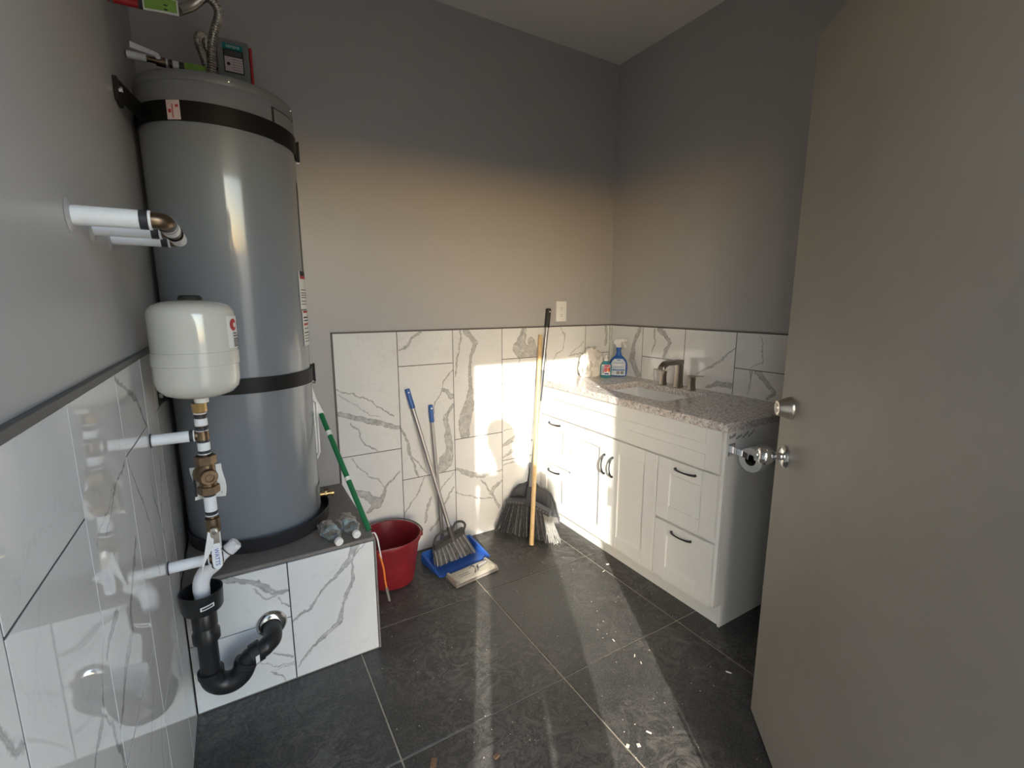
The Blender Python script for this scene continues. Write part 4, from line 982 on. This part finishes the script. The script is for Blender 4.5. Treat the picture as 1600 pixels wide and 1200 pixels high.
# wall outlet
ot = thing('wall_outlet', 'white wall outlet on the back wall above the tile', 'outlet', (1.74, B, 1.305))
ob = B+WOFF
obj('cover_plate', MB().box(1.705, 1.783, ob-.006, ob-.0002, 1.247, 1.369, .002, 2), 'white_plastic', ot, 30)
fc = obj('outlet_face', MB().box(1.7275, 1.7605, ob-.0085, ob-.005, 1.274, 1.342, .001), 'white_plastic', ot, 0)
mb = MB()
for z in (1.327, 1.289):
    mb.box(1.7365, 1.7385, ob-.0090, ob-.008, z-.004, z+.005).box(1.7495, 1.7515, ob-.0090, ob-.008, z-.003, z+.004).cyl((1.744, ob-.0090, z-.011), (1.744, ob-.008, z-.011), .0026, n=12)
obj('socket_slots', mb, 'ink', fc, 0)
obj('test_button', MB().box(1.734, 1.742, ob-.0095, ob-.008, 1.305, 1.311).box(1.746, 1.754, ob-.0095, ob-.008, 1.305, 1.311), 'paper', fc, 0)

# ================================================================== CLEANING THINGS
# bucket
BX, BY, BH = .578, 2.128, .243
bk = thing('bucket', 'red plastic bucket with a grey bail, between the platform and the back wall', 'bucket', (BX, BY, 0))
BMt = Matrix.Translation((BX, BY, 0))
def bucket_r(z): return .108+.036*(z/BH)
mb = MB(); n = 64; rings = []
prof = [(0, .003), (.100, .003), (.106, .006), (.109, .012), (bucket_r(.12), .12), (bucket_r(.218), .218), (bucket_r(.222)+.007, .220), (bucket_r(.236)+.008, .236), (bucket_r(BH)+.004, BH), (bucket_r(BH)-.001, BH-.001), (bucket_r(.2)-.004, .2), (.104, .012), (0, .010)]
b = bmesh.new(); rg = []
for r, z in prof:
    if r < 1e-6: rg.append([b.verts.new((0, 0, z))]); continue
    row = []
    for k in range(n):
        a = 2*pi*k/n; dlt = (a-radians(238)+pi) % (2*pi)-pi
        sp = max(0, 1-abs(dlt)/.34)**1.2*max(0, (z-.15)/(BH-.15)) if z > .15 else 0
        row.append(b.verts.new(((r+.016*sp)*cos(a), (r+.016*sp)*sin(a), z)))
    rg.append(row)
for A, C in zip(rg, rg[1:]):
    for k in range(n):
        k2 = (k+1) % n
        if len(A) == 1: b.faces.new((A[0], C[k2], C[k]))
        elif len(C) == 1: b.faces.new((A[k], A[k2], C[0]))
        else: b.faces.new((A[k], A[k2], C[k2], C[k]))
bmesh.ops.recalc_face_normals(b, faces=b.faces); mb._add(b, BMt)
obj('bucket_body', mb, 'bucket', bk, 40)
bl = [Vector((BX+.158*cos(radians(a)), BY+.158*sin(radians(a)), .236+.012*sin(radians(max(0, min(180, a+8)))))) for a in range(-12, 181, 6)]
obj('bail', MB().tube(bl, .0042, 10), 'bail', bk, 60)
for a in (-12, 180): obj('bail_lug', MB().lathe([(0, 0), (.014, 0), (.012, .010), (0, .011)], 16, frame_to((BX+.148*cos(radians(a)), BY+.148*sin(radians(a)), .222), (cos(radians(a)), sin(radians(a)), 0))), 'bucket', bk)

def pole_between(name, a, b_, r, mat, par, n=16, label=None): return obj(name, MB().cyl(a, b_, r, n=n), mat, par, label=label)
def grip(name, a, b_, r, mat, par):
    a, b_ = Vector(a), Vector(b_); d = (b_-a).normalized()
    g = obj(name, MB().cyl(a, b_, r, n=18, bev=.003), mat, par)
    q = b_-d*.018; obj('hang_hole', MB().cyl(q-Vector((.0, r+.0006, 0)), q-Vector((0, r-.003, 0)), .0045, n=12), 'paper', g); return g
# broom with blue grip
bA = thing('broom', 'broom with fanned grey bristles and blue grip, leaning behind the blue dustpan', 'broom', (.92, 2.13, .02))
top = Vector((.748, B-.016, .922)); head = Vector((.903, 2.135, .158)); dv_ = (top-head).normalized()
pole_between('handle_pole', head-dv_*.01, top-dv_*.10, .0105, 'pole_metal', bA)
grip('grip', top-dv_*.105, top, .0135, 'navy_cap', bA)
side = Vector((.97, .12, .13)).normalized()
hl, hr = head+Vector((-.105, -.018, -.048)), head+Vector((.078, .012, -.012))
mb = MB(); mb.loft([[hl+Vector((x, y, z)) for x, y, z in ((0, -.018, -.012), (0, .018, -.012), (0, .018, .014), (0, -.018, .014))], [hr+Vector((x, y, z)) for x, y, z in ((0, -.018, -.012), (0, .018, -.012), (0, .018, .014), (0, -.018, .014))]])
hb = obj('head_block', mb, 'broom_plastic', bA, 20)
mb = MB(); mb.cyl(head-dv_*.045, head+dv_*.035, .019, .015, n=18)
mb.tube(smooth_path([hl+Vector((.004, 0, .006)), hl+Vector((.010, .002, .045)), hl+Vector((.040, .002, .072)), head+Vector((-.035, -.004, .020)), head+Vector((-.010, 0, .012))], 6), .0065, 10)
mb.tube(smooth_path([head+Vector((.010, 0, .012)), head+Vector((.032, .006, .046)), head+Vector((.068, .010, .042)), hr+Vector((.010, 0, .030)), hr+Vector((.002, 0, .004))], 6), .0065, 10)
obj('head_yoke', mb, 'broom_plastic', hb, 50)
ba, bb = Vector((.800, 2.092, .020)), Vector((1.043, 2.135, .016))
mb = MB(); mbg = MB(); rr = random.Random(5); NB = 26
for j in range(3):
    for i in range(NB):
        u = (i+.5*(j % 2)+rr.uniform(-.2, .2))/NB; p0 = hl.lerp(hr, u)+Vector((0, -.010+.010*j, -.008)); p1 = ba.lerp(bb, u)+Vector((rr.uniform(-.004, .004), -.016+.016*j+rr.uniform(-.004, .004), rr.uniform(0, .006)))
        (mbg if (i*2+j) % 3 == 0 else mb).tube([p0, p0.lerp(p1, .5)+Vector((0, -.002-(.003 if (i*2+j) % 3 == 0 else 0), 0)), p1], [.0034, .0042, .0046], 5)
obj('bristles', mb, 'bristle_dark', bA, 60, kind='stuff'); obj('grey_bristles', mbg, 'bristle_grey', bA, 60, kind='stuff', label='light grey bristles')
# blue dustpan with its own pole
dp = thing('dustpan', 'blue dustpan on a grey pole with blue grip, under the grey broom', 'dustpan', (.92, 2.12, 0))
a0 = radians(9); DPM = Matrix.Translation((.925, 2.128, 0)) @ Matrix.Rotation(a0, 4, 'Z')
mb = MB(); w2 = .148
mb.box(-w2, w2, -.085, .090, .003, .0065)
mb.loft([[Vector((s, y, z)) for s, y, z in q] for q in ([(-w2-.012, -.095, .004), (-w2, -.095, .004), (-w2, -.095, .008), (-w2-.012, -.095, .008)], [(-w2-.010, .09, .004), (-w2+.004, .09, .004), (-w2+.004, .09, .055), (-w2-.010, .09, .055)])], True)
mb.loft([[Vector((s, y, z)) for s, y, z in q] for q in ([(w2, -.095, .004), (w2+.012, -.095, .004), (w2+.012, -.095, .008), (w2, -.095, .008)], [(w2-.004, .09, .004), (w2+.010, .09, .004), (w2+.010, .09, .055), (w2-.004, .09, .055)])], True)
mb.box(-w2-.006, w2+.006, .084, .092, .004, .058, .002); mb.box(-w2, w2, -.098, -.084, .001, .0035)
for f_ in mb.bm.verts: f_.co = DPM @ f_.co
obj('pan_tray', mb, 'blue', dp, 25)
pb = DPM @ Vector((-.015, .098, .02)); pt = Vector((.874, B-.014, .824)); d2 = (pt-pb).normalized()
obj('pole_socket', MB().cyl(pb, pb+d2*.075, .0165, .0135, n=18), 'blue', dp)
pole_between('handle_pole', pb+d2*.06, pt-d2*.09, .0105, 'pole_metal', dp)
grip('grip', pt-d2*.095, pt, .013, 'navy_cap', dp)
# metal mop plate
MMt = Matrix.Translation((.940, 1.957, 0)) @ Matrix.Rotation(radians(8), 4, 'Z')
mp = thing('mop_plate', 'flat steel mop plate with chrome clamp on the floor before the blue dustpan', 'mop head', (.936, 1.962, 0))
obj('felt_pad', MB().box(-.128, .128, -.055, .055, .001, .014, .004, 2, MMt), 'stone_trim', mp, 30)
obj('steel_plate', MB().box(-.125, .125, -.050, .050, .0142, .0185, .0015, 1, MMt), 'steel', mp, 20)
for x in (-.115, .112): obj('rolled_edge', MB().cyl(MMt @ Vector((x, -.048, .022)), MMt @ Vector((x, .048, .022)), .0095, n=16), 'steel', mp, 50)
obj('stamped_panel', MB().box(-.092, .092, -.034, .034, .0186, .0196, .001, 1, MMt), 'steel', mp, 0)
for k in range(2): obj('print_line', MB().box(-.080, -.020, -.010+.014*k, -.006+.014*k, .0197, .0200, 0, 1, MMt), 'box', mp, 0)
mb = MB(); mb.cyl(MMt @ Vector((.030, -.004, .030)), MMt @ Vector((.088, .006, .032)), .010, n=18)
mb.tube([MMt @ Vector(q) for q in ((.000, -.026, .022), (.008, -.018, .036), (.014, 0, .040), (.008, .018, .036), (0, .026, .022))], .0035, 8)
mb.tube([MMt @ Vector(q) for q in ((.022, -.022, .022), (.028, -.012, .040), (.036, .006, .042))], .003, 8)
obj('clamp', mb, 'chrome', mp, 50)

# black angle broom with a silver pole
bB = thing('broom', 'broom with black and pale split bristles, grey pole and black grip, by the vanity', 'broom', (1.39, 2.11, .005))
hc = Vector((1.415, 2.165, .205)); tp_ = Vector((1.635, B-.018, 1.325)); dB = (tp_-hc).normalized()
cor = Vector((1.548, 2.27, .92))
pole_between('handle_pole', hc, hc.lerp(tp_, .90), .0115, 'pole_metal', bB)
pole_between('pole_sleeve', hc.lerp(tp_, .52), hc.lerp(tp_, .68), .0135, 'pan_grey', bB)
grip('grip', hc.lerp(tp_, .90), tp_, .0145, 'black_rubber', bB)
along = Vector((.20, -.335, 0)).normalized(); nB = Vector((-.86, -.51, 0)).normalized()
hl, hr = Vector((1.318, 2.262, .192)), Vector((1.462, 2.022, .172)); hm = Vector((1.390, 2.142, .208))
mb = MB(); secs = []
for i in range(13):
    t = i/12; p = hl.lerp(hm, t*2) if t < .5 else hm.lerp(hr, t*2-1)
    p = p+Vector((0, 0, .006*sin(pi*t)))
    secs.append([p+nB*.010+Vector((0, 0, -.014)), p+nB*.010+Vector((0, 0, .012)), p-nB*.030+Vector((0, 0, .014)), p-nB*.030+Vector((0, 0, -.014))])
mb.loft(secs); mb.cyl(hc-dB*.03, hc+dB*.09, .022, .016, n=18)
hb = obj('head_block', mb, 'pan_grey', bB, 30)
mb = MB()
for i in range(14):
    t = (i+.7)/14.4
    if .42 < t < .58: continue
    p = (hl.lerp(hm, t*2) if t < .5 else hm.lerp(hr, t*2-1))+nB*.0105+Vector((0, 0, .004))
    mb.box(-.006, .006, -.001, .001, -.005, .005, 0, 1, Matrix.Translation(p) @ Matrix.Rotation(atan2(along.y, along.x), 4, 'Z'))
obj('head_slots', mb, 'bail', hb, 0)
mb = MB(); mb2 = MB(); mb3 = MB(); rr = random.Random(11); NB = 40
ba, bb = Vector((1.262, 2.282, .022)), Vector((1.492, 1.968, .006))
for j in range(4):
    for i in range(NB):
        u = (i+rr.uniform(-.3, .3))/NB; p = (hl.lerp(hm, u*2) if u < .5 else hm.lerp(hr, min(1, u*2-1)))
        p0 = p+nB*(.006-.010*j)+Vector((0, 0, -.012)); p1 = ba.lerp(bb, u)+nB*(.020-.018*j)+Vector((rr.uniform(-.006, .006), rr.uniform(-.006, .006), rr.uniform(0, .006)))
        p1.y = min(p1.y, B-.012); p1.z = max(p1.z, .004)
        if u < .86: (mb3 if (i+j) % 4 == 0 else mb).tube([p0, p0.lerp(p1, .5)+nB*(.004 if (i+j) % 4 == 0 else 0), p1], [.0036, .0044, .0042], 5)
        else:
            for q in range(3): mb2.tube([p0, p0.lerp(p1, .55)+Vector((rr.uniform(-.004, .004), rr.uniform(-.004, .004), 0)), p1+Vector((rr.uniform(-.014, .014), rr.uniform(-.012, .012), 0))], [.0022, .002, .0014], 4)
obj('bristles', mb, 'bristle_black', bB, 60, kind='stuff'); obj('grey_bristles', mb3, 'bristle_dark', bB, 60, kind='stuff', label='dark grey bristles'); obj('split_bristles', mb2, 'bristle_pale', bB, 60, kind='stuff', label='pale split bristles')
# upright charcoal dustpan behind it
pB = thing('dustpan', 'charcoal upright dustpan standing behind the black broom', 'dustpan', (1.45, 2.17, .02))
pal = Vector((.806, -.591, 0)); pn_ = Vector((-.591, -.806, 0)); o0 = Vector((1.466, 2.215, 0)); up_ = Vector((.06, .03, 1)).normalized()
PM = Matrix((pal, -pn_, Vector((0, 0, 1)))).transposed().to_4x4(); PM.translation = o0
out = [(-.155, .085), (-.150, .12), (-.135, .19), (-.105, .255), (-.075, .283), (-.045, .290), (-.022, .305), (-.014, .36), (-.012, .42), (.012, .42), (.014, .35), (.022, .300), (.048, .272), (.085, .262), (.115, .235), (.142, .17), (.165, .075), (.168, .045), (.10, .055), (-.02, .075)]
mb = MB(); mb.prism([(x, z) for x, z in out], -.003, .003, PM @ Matrix.Rotation(radians(90), 4, 'X'), .0012)
bodyp = obj('pan_back', mb, 'pan_grey', pB, 20)
rim = [PM @ Vector((x, -.010, z)) for x, z in out[:19]]
obj('pan_rim', MB().tube(rim, .006, 8), 'pan_grey', bodyp, 50)
mb = MB()
for x in (-.100, -.075, -.050, .045, .070, .095, .118): mb.box(x-.0025, x+.0025, -.007, -.002, .10, .235-.4*max(0, abs(x)-.07), .001, 1, PM)
obj('pan_rib', mb, 'pan_grey', bodyp, 0)
obj('pan_lip', MB().box(.085, .172, -.014, -.002, .040, .085, .002, 1, PM), 'bail', bodyp, 0)
# wooden stick
obj('wooden_stick', MB().cyl((1.352, 2.040, .0045), (1.577, B-.017, 1.172), .0125, n=20, bev=.002), 'wood', None, label='pale wooden stick leaning in front of the black broom', cat='stick')
# green pole mop against the tank
gm = thing('sponge_mop', 'green-handled mop with white head up, leaning beside the grey tank', 'mop', (.387, 1.735, PH))
gt = Vector((.300, 2.105, .884)); gb = Vector((.390, 1.732, PH+.012)); dg = (gt-gb).normalized()
pole_between('handle_pole', gb, gt, .0105, 'green', gm)
pole_between('white_band', gb.lerp(gt, .40), gb.lerp(gt, .43), .0112, 'paper', gm); pole_between('white_band', gb.lerp(gt, .80), gb.lerp(gt, .84), .0110, 'paper', gm)
HMx = Vector((.29, 2.105, 0))
wing = [(.2600, 1.026), (.267, 1.025), (.285, .955), (.313, .885), (.288, .872), (.278, .938), (.262, .968)]
obj('head_plate', MB().prism(wing, -(HMx.y+.014), -(HMx.y+.002), YZ, .001), 'paper', gm, 20)
mb = MB(); fr = [(-.016, .99), (.012, .975), (.030, .74), (.004, .725)]
fr = [(.264, .955), (.283, .935), (.283, .718), (.270, .690), (.264, .690)]
mb.tube([Vector((x, HMx.y, z)) for x, z in fr], .0045, 8, closed=True); mb.box(.270, .277, HMx.y-.003, HMx.y+.003, .715, .94, .001)
obj('wringer_frame', mb, 'white_plastic', gm, 50)
# orange-and-white strip hanging over the platform corner
st = thing('drain_strip', 'thin orange strip with white ends hanging from the platform corner', 'strip', (.42, 1.70, .2))
sp_pts = smooth_path([(.398, 1.716, .4805), (.405, 1.706, .4815), (.4115, 1.695, .462), (.4145, 1.691, .435), (.420, 1.690, .39), (.424, 1.690, .355)], 6)
obj('white_end', MB().tube(sp_pts, .0035, 8, flat=.6), 'white_plastic', st, 60)
obj('orange_strip', MB().tube(smooth_path([(.415, 1.690, .40), (.427, 1.688, .34), (.431, 1.690, .29), (.436, 1.690, .245)], 6), .0034, 8, flat=.6), 'orange', st, 60)
obj('pale_tip', MB().tube(smooth_path([(.436, 1.690, .25), (.440, 1.689, .22), (.446, 1.690, .185)], 5), [.0050]*5+[.0045]*5+[.001], 8, flat=.5), 'stone_trim', st, 60)

# two crushed water bottles
def water_bottle(cap, tail, seed, label):
    rr = random.Random(seed); c = Vector(cap); t_ = Vector(tail); d = (t_-c); ln = d.length; M_ = frame_to(c, d, (0, 0, 1))
    root = thing('water_bottle', label, 'bottle', (c+d*.5-Vector((0, 0, .03))), 'crushed bottles on the platform')
    prof = [(.0115, .010), (.0115, .022), (.017, .032), (.026, .055), (.028, .070), (.028, .11), (.027, .14), (.0265, .165), (.023, .178), (.012, .174), (0, .170)]
    prof = [(r, z*ln/.178) for r, z in prof]
    fine = []
    for (r0, z0), (r1, z1) in zip(prof, prof[1:]):
        for k in range(3): fine.append((r0+(r1-r0)*k/3, z0+(z1-z0)*k/3))
    fine.append(prof[-1])
    def crush(v):
        r = sqrt(v.x**2+v.y**2)
        if r < .013: return v
        a = atan2(v.y, v.x); k = min(1, max(0, (v.z-.03)/.04))
        f = 1+k*(.16*sin(3*a+v.z*70+seed)+.13*sin(5*a-v.z*120+seed*2)); y = v.y*f*(1-.30*k)
        return Vector((v.x*f*1.08, y, v.z+.004*k*sin(4*a+seed)))
    mb = MB(); mb.lathe(fine, 30)
    for v in mb.bm.verts: v.co = M_ @ crush(v.co)
    low = min(v.co.z for v in mb.bm.verts); dz = PH+.0015-low
    for v in mb.bm.verts: v.co.z += dz
    bmesh.ops.recalc_face_normals(mb.bm, faces=mb.bm.faces)
    obj('bottle_body', mb, 'clear', root, 60)
    mb = MB(); mb.lathe([(.0283, .076*ln/.178), (.0286, .088*ln/.178), (.0284, .106*ln/.178)], 30)
    for v in mb.bm.verts: v.co = M_ @ (crush(v.co)); v.co.z += dz
    bmesh.ops.solidify(mb.bm, geom=mb.bm.faces[:], thickness=-.0007)
    obj('bottle_label', mb, 'bottle_blue', root, 60)
    mb = MB(); mb.lathe([(0, 0), (.0135, 0), (.0148, .002), (.0148, .014), (.0135, .015), (.0, .015)], 24, M_)
    lowc = min(v.co.z for v in mb.bm.verts)
    for v in mb.bm.verts: v.co.z += max(dz, PH+.001-lowc)
    obj('bottle_cap', mb, 'white_plastic', root, 40)
water_bottle((.270, 1.672, PH+.022), (.243, 1.834, PH+.032), 1, 'crushed clear water bottle nearest the black drain pan')
water_bottle((.338, 1.698, PH+.022), (.322, 1.860, PH+.034), 4, 'crushed clear water bottle by the right edge of the tiled platform')

# scraps on the floor
def scrap(x, y, l, w, a, mat, label, cat='scrap', h=.0025):
    obj('floor_scrap', MB().box(-l/2, l/2, -w/2, w/2, 0.0004, h, h*.3, 1, Matrix.Translation((x, y, 0)) @ Matrix.Rotation(radians(a), 4, 'Z')), mat, None, 0, label=label, cat=cat)
scrap(1.475, .891, .020, .0055, -60, 'paper', 'short white filter-like stub on the dark floor left of the door edge', h=.0055)
scrap(1.592, 1.674, .017, .010, -20, 'paper', 'white paper scrap at the edge of the sun beside the vanity')
scrap(1.530, 1.635, .018, .004, 10, 'debris', 'thin pale scrap on the grout joint near the vanity doors')
scrap(1.226, 1.238, .014, .004, 80, 'debris', 'lone pale sliver in the sunlit floor before the tile joint')
scrap(1.238, 1.133, .015, .004, 40, 'debris', 'pale sliver in the sunlit floor just past the tile joint')
scrap(1.232, 1.094, .012, .004, 60, 'debris', 'smallest pale sliver in the sunlit floor past the tile joint')
scrap(1.034, .871, .017, .006, 120, 'debris', 'cream chip in the sunlit floor at the front')
scrap(.942, .872, .013, .010, 30, 'debris', 'cream crumb on the sunlit grout line at the front')
scrap(.973, .856, .012, .011, 70, 'debris', 'rounder cream crumb beside the sunlit grout line')
scrap(.575, 1.051, .018, .014, 15, 'brown_debris', 'brown crumb with pale flecks beside the narrow strip of sun', h=.006)
scrap(.405, 1.131, .03, .018, 60, 'brown_debris', 'flat rusty smear of crumbs left of the narrow strip of sun')
scrap(.884, .998, .016, .007, 80, 'ink', 'black crumb on the shaded floor left of the broad sunlight')
# fine grit swept across the floor
rr = random.Random(21); mb = MB()
for k in range(170):
    x = rr.uniform(.3, 1.6); y = rr.uniform(.6, 2.0)
    if x < .45 and y > 1.66: continue
    s_ = rr.uniform(.0005, .0010); b = bmesh.new(); bmesh.ops.create_cube(b, size=s_*2)
    mb._add(b, Matrix.Translation((x, y, s_*.6)) @ Matrix.Rotation(rr.uniform(0, 3), 4, 'Z') @ Matrix.Diagonal((rr.uniform(.8, 2.6), 1, .6, 1)))
obj('floor_grit', mb, 'debris', None, 0, label='fine pale grit scattered over the dark tile floor', cat='grit', kind='stuff')

# ================================================================== PERSON IN THE DOORWAY (behind the camera; the photo shows the shadow)
def skin_body(name, verts, edges, radii, root, sub=2):
    me = bpy.data.meshes.new(name); me.from_pydata([tuple(v) for v in verts], edges, []); o = bpy.data.objects.new(name, me); COL.objects.link(o)
    md = o.modifiers.new('skin', 'SKIN'); md.use_smooth_shade = True; md.branch_smoothing = .4
    for i, r in enumerate(radii):
        s = me.skin_vertices[0].data[i]; s.radius = (r, r) if isinstance(r, (int, float)) else r; s.use_root = (i == root)
    sb_ = o.modifiers.new('sub', 'SUBSURF'); sb_.levels = sub; sb_.render_levels = sub
    ev = bpy.data.meshes.new_from_object(o.evaluated_get(bpy.context.evaluated_depsgraph_get()))
    bpy.data.objects.remove(o); bpy.data.meshes.remove(me); return ev
PBX, PBY = .085, -.34
pv, pe, prd = [], [], []
def J(x, y, z, r, par=None):
    pv.append(Vector((PBX+x, PBY+y, z))); prd.append(r)
    if par is not None: pe.append((par, len(pv)-1))
    return len(pv)-1
pel = J(-.025, 0, .95, (.205, .13)); wst = J(-.015, .01, 1.10, (.185, .12), pel); ch = J(-.01, .015, 1.28, (.165, .115), wst); nb = J(-.045, .02, 1.475, (.085, .075), ch)
nk = J(-.085, .03, 1.545, .058, nb); hd0 = J(-.105, .045, 1.60, (.068, .075), nk); hd1 = J(-.115, .055, 1.70, (.078, .095), hd0); hd2 = J(-.115, .05, 1.775, (.055, .065), hd1)
for s in (-1, 1):
    hp = J(-.025+.105*s, 0, .86, .112, pel); kn = J(-.022+.108*s, .02, .50, .092, hp); an = J(.12*s, 0, .10, .045, kn); ft = J(.125*s, .055, .045, .042, an); J(.135*s, .15, .032, .036, ft)
# arms: both come forward, the hands meet at the phone
def hand(wr, d, s, par):
    d = Vector(d).normalized(); palm = pv[wr]-Vector((PBX, PBY, 0))
    m_ = palm+d*.055; mi = J(*m_, .026, wr)
    side = d.cross(Vector((0, 0, 1))).normalized()
    for k, (o_, l_) in enumerate(((-.030, .062), (-.010, .072), (.010, .068), (.030, .054))):
        b_ = m_+Vector((0, 0, -o_))+d*.02; a_ = J(*b_, .0105, mi); c_ = J(*(b_+d*l_*.5+side*s*.012), .0095, a_); J(*(b_+d*l_*.75+side*s*.038), .008, c_)
    t0 = J(*(palm+d*.02+Vector((0, 0, .034))), .012, wr); J(*(palm+d*.055+Vector((0, 0, .055))), .0095, t0)
shl = J(-.185, .02, 1.395, .068, nb); ell = J(-.215, .07, 1.12, .048, shl); wl = J(-.155, .20, 1.315, .032, ell)
hand(wl, (.22, .50, .25), 1, ell)
shr = J(.165, .02, 1.385, .068, nb); elr = J(.235, .09, 1.11, .048, shr); wr_ = J(.075, .21, 1.275, .032, elr)
hand(wr_, (-.35, .46, .30), -1, elr)
ev = skin_body('body', pv, pe, prd, pel, 2)
per = thing('person', 'person in dark jacket and trousers standing in the open doorway holding up a phone', 'person', (PBX, PBY, -.03))
off = origin_of(per)
for v in ev.vertices:
    w = v.co.copy()
    if w.z < .09: w.z = max(w.z, -.028+0*w.z)
    v.co = w-off
for k in ('jacket', 'denim', 'skin', 'black_rubber'): ev.materials.append(MAT[k])
for p in ev.polygons:
    c = p.center+off; dx = c-Vector((PBX, PBY, 0)); p.use_smooth = True
    if c.z > 1.50: p.material_index = 2
    elif c.z < .085: p.material_index = 3
    elif c.z < .93: p.material_index = 1
    elif dx.y > .205 and c.z > 1.2: p.material_index = 2
body = bpy.data.objects.new('body', ev); COL.objects.link(body); body.parent = per
hx, hy, hz = PBX-.115, PBY+.055, 1.69
mb = MB(); b = bmesh.new(); bmesh.ops.create_uvsphere(b, u_segments=24, v_segments=14, radius=1)
mb._add(b, Matrix.Translation((hx, hy-.016, hz+.035)) @ Matrix.Diagonal((.089, .100, .090, 1)))
bmesh.ops.delete(mb.bm, geom=[f for f in mb.bm.faces if f.calc_center_median().y > hy+.035 and f.calc_center_median().z < hz+.06], context='FACES')
obj('hair', mb, 'hair', per, 60)
obj('nose', MB().loft([[Vector((hx-.010, hy+.088, hz-.005)), Vector((hx+.010, hy+.088, hz-.005)), Vector((hx+.014, hy+.085, hz-.042)), Vector((hx-.014, hy+.085, hz-.042))], [Vector((hx-.004, hy+.096, hz-.002)), Vector((hx+.004, hy+.096, hz-.002)), Vector((hx+.008, hy+.113, hz-.040)), Vector((hx-.008, hy+.113, hz-.040))]]), 'skin', per, 80)
for s in (-1, 1):
    b = bmesh.new(); bmesh.ops.create_uvsphere(b, u_segments=12, v_segments=8, radius=.0105); obj('eye', MB()._add(b, Matrix.Translation((hx+.029*s, hy+.074, hz))), 'porcelain', per, 60)
    b = bmesh.new(); bmesh.ops.create_uvsphere(b, u_segments=12, v_segments=8, radius=1); obj('ear', MB()._add(b, Matrix.Translation((hx+.083*s, hy-.008, hz-.015)) @ Matrix.Diagonal((.010, .020, .033, 1))), 'skin', per, 60)
obj('mouth', MB().box(hx-.022, hx+.022, hy+.076, hy+.092, hz-.068, hz-.060, .003), 'red_ink', per, 40)
# phone, its lens at the point the photo was taken from
PHM = Matrix.Translation(cam.location) @ cam.rotation_euler.to_matrix().to_4x4()
ph = obj('phone', MB().box(-.070, .078, -.058, .014, .006, .0145, .003, 2, PHM), 'phone', None, 30, label='dark phone held up sideways by the person in the doorway', cat='phone')
obj('phone_screen', MB().box(-.066, .074, -.054, .010, .0144, .0150, 0, 1, PHM), 'ink', ph, 0)
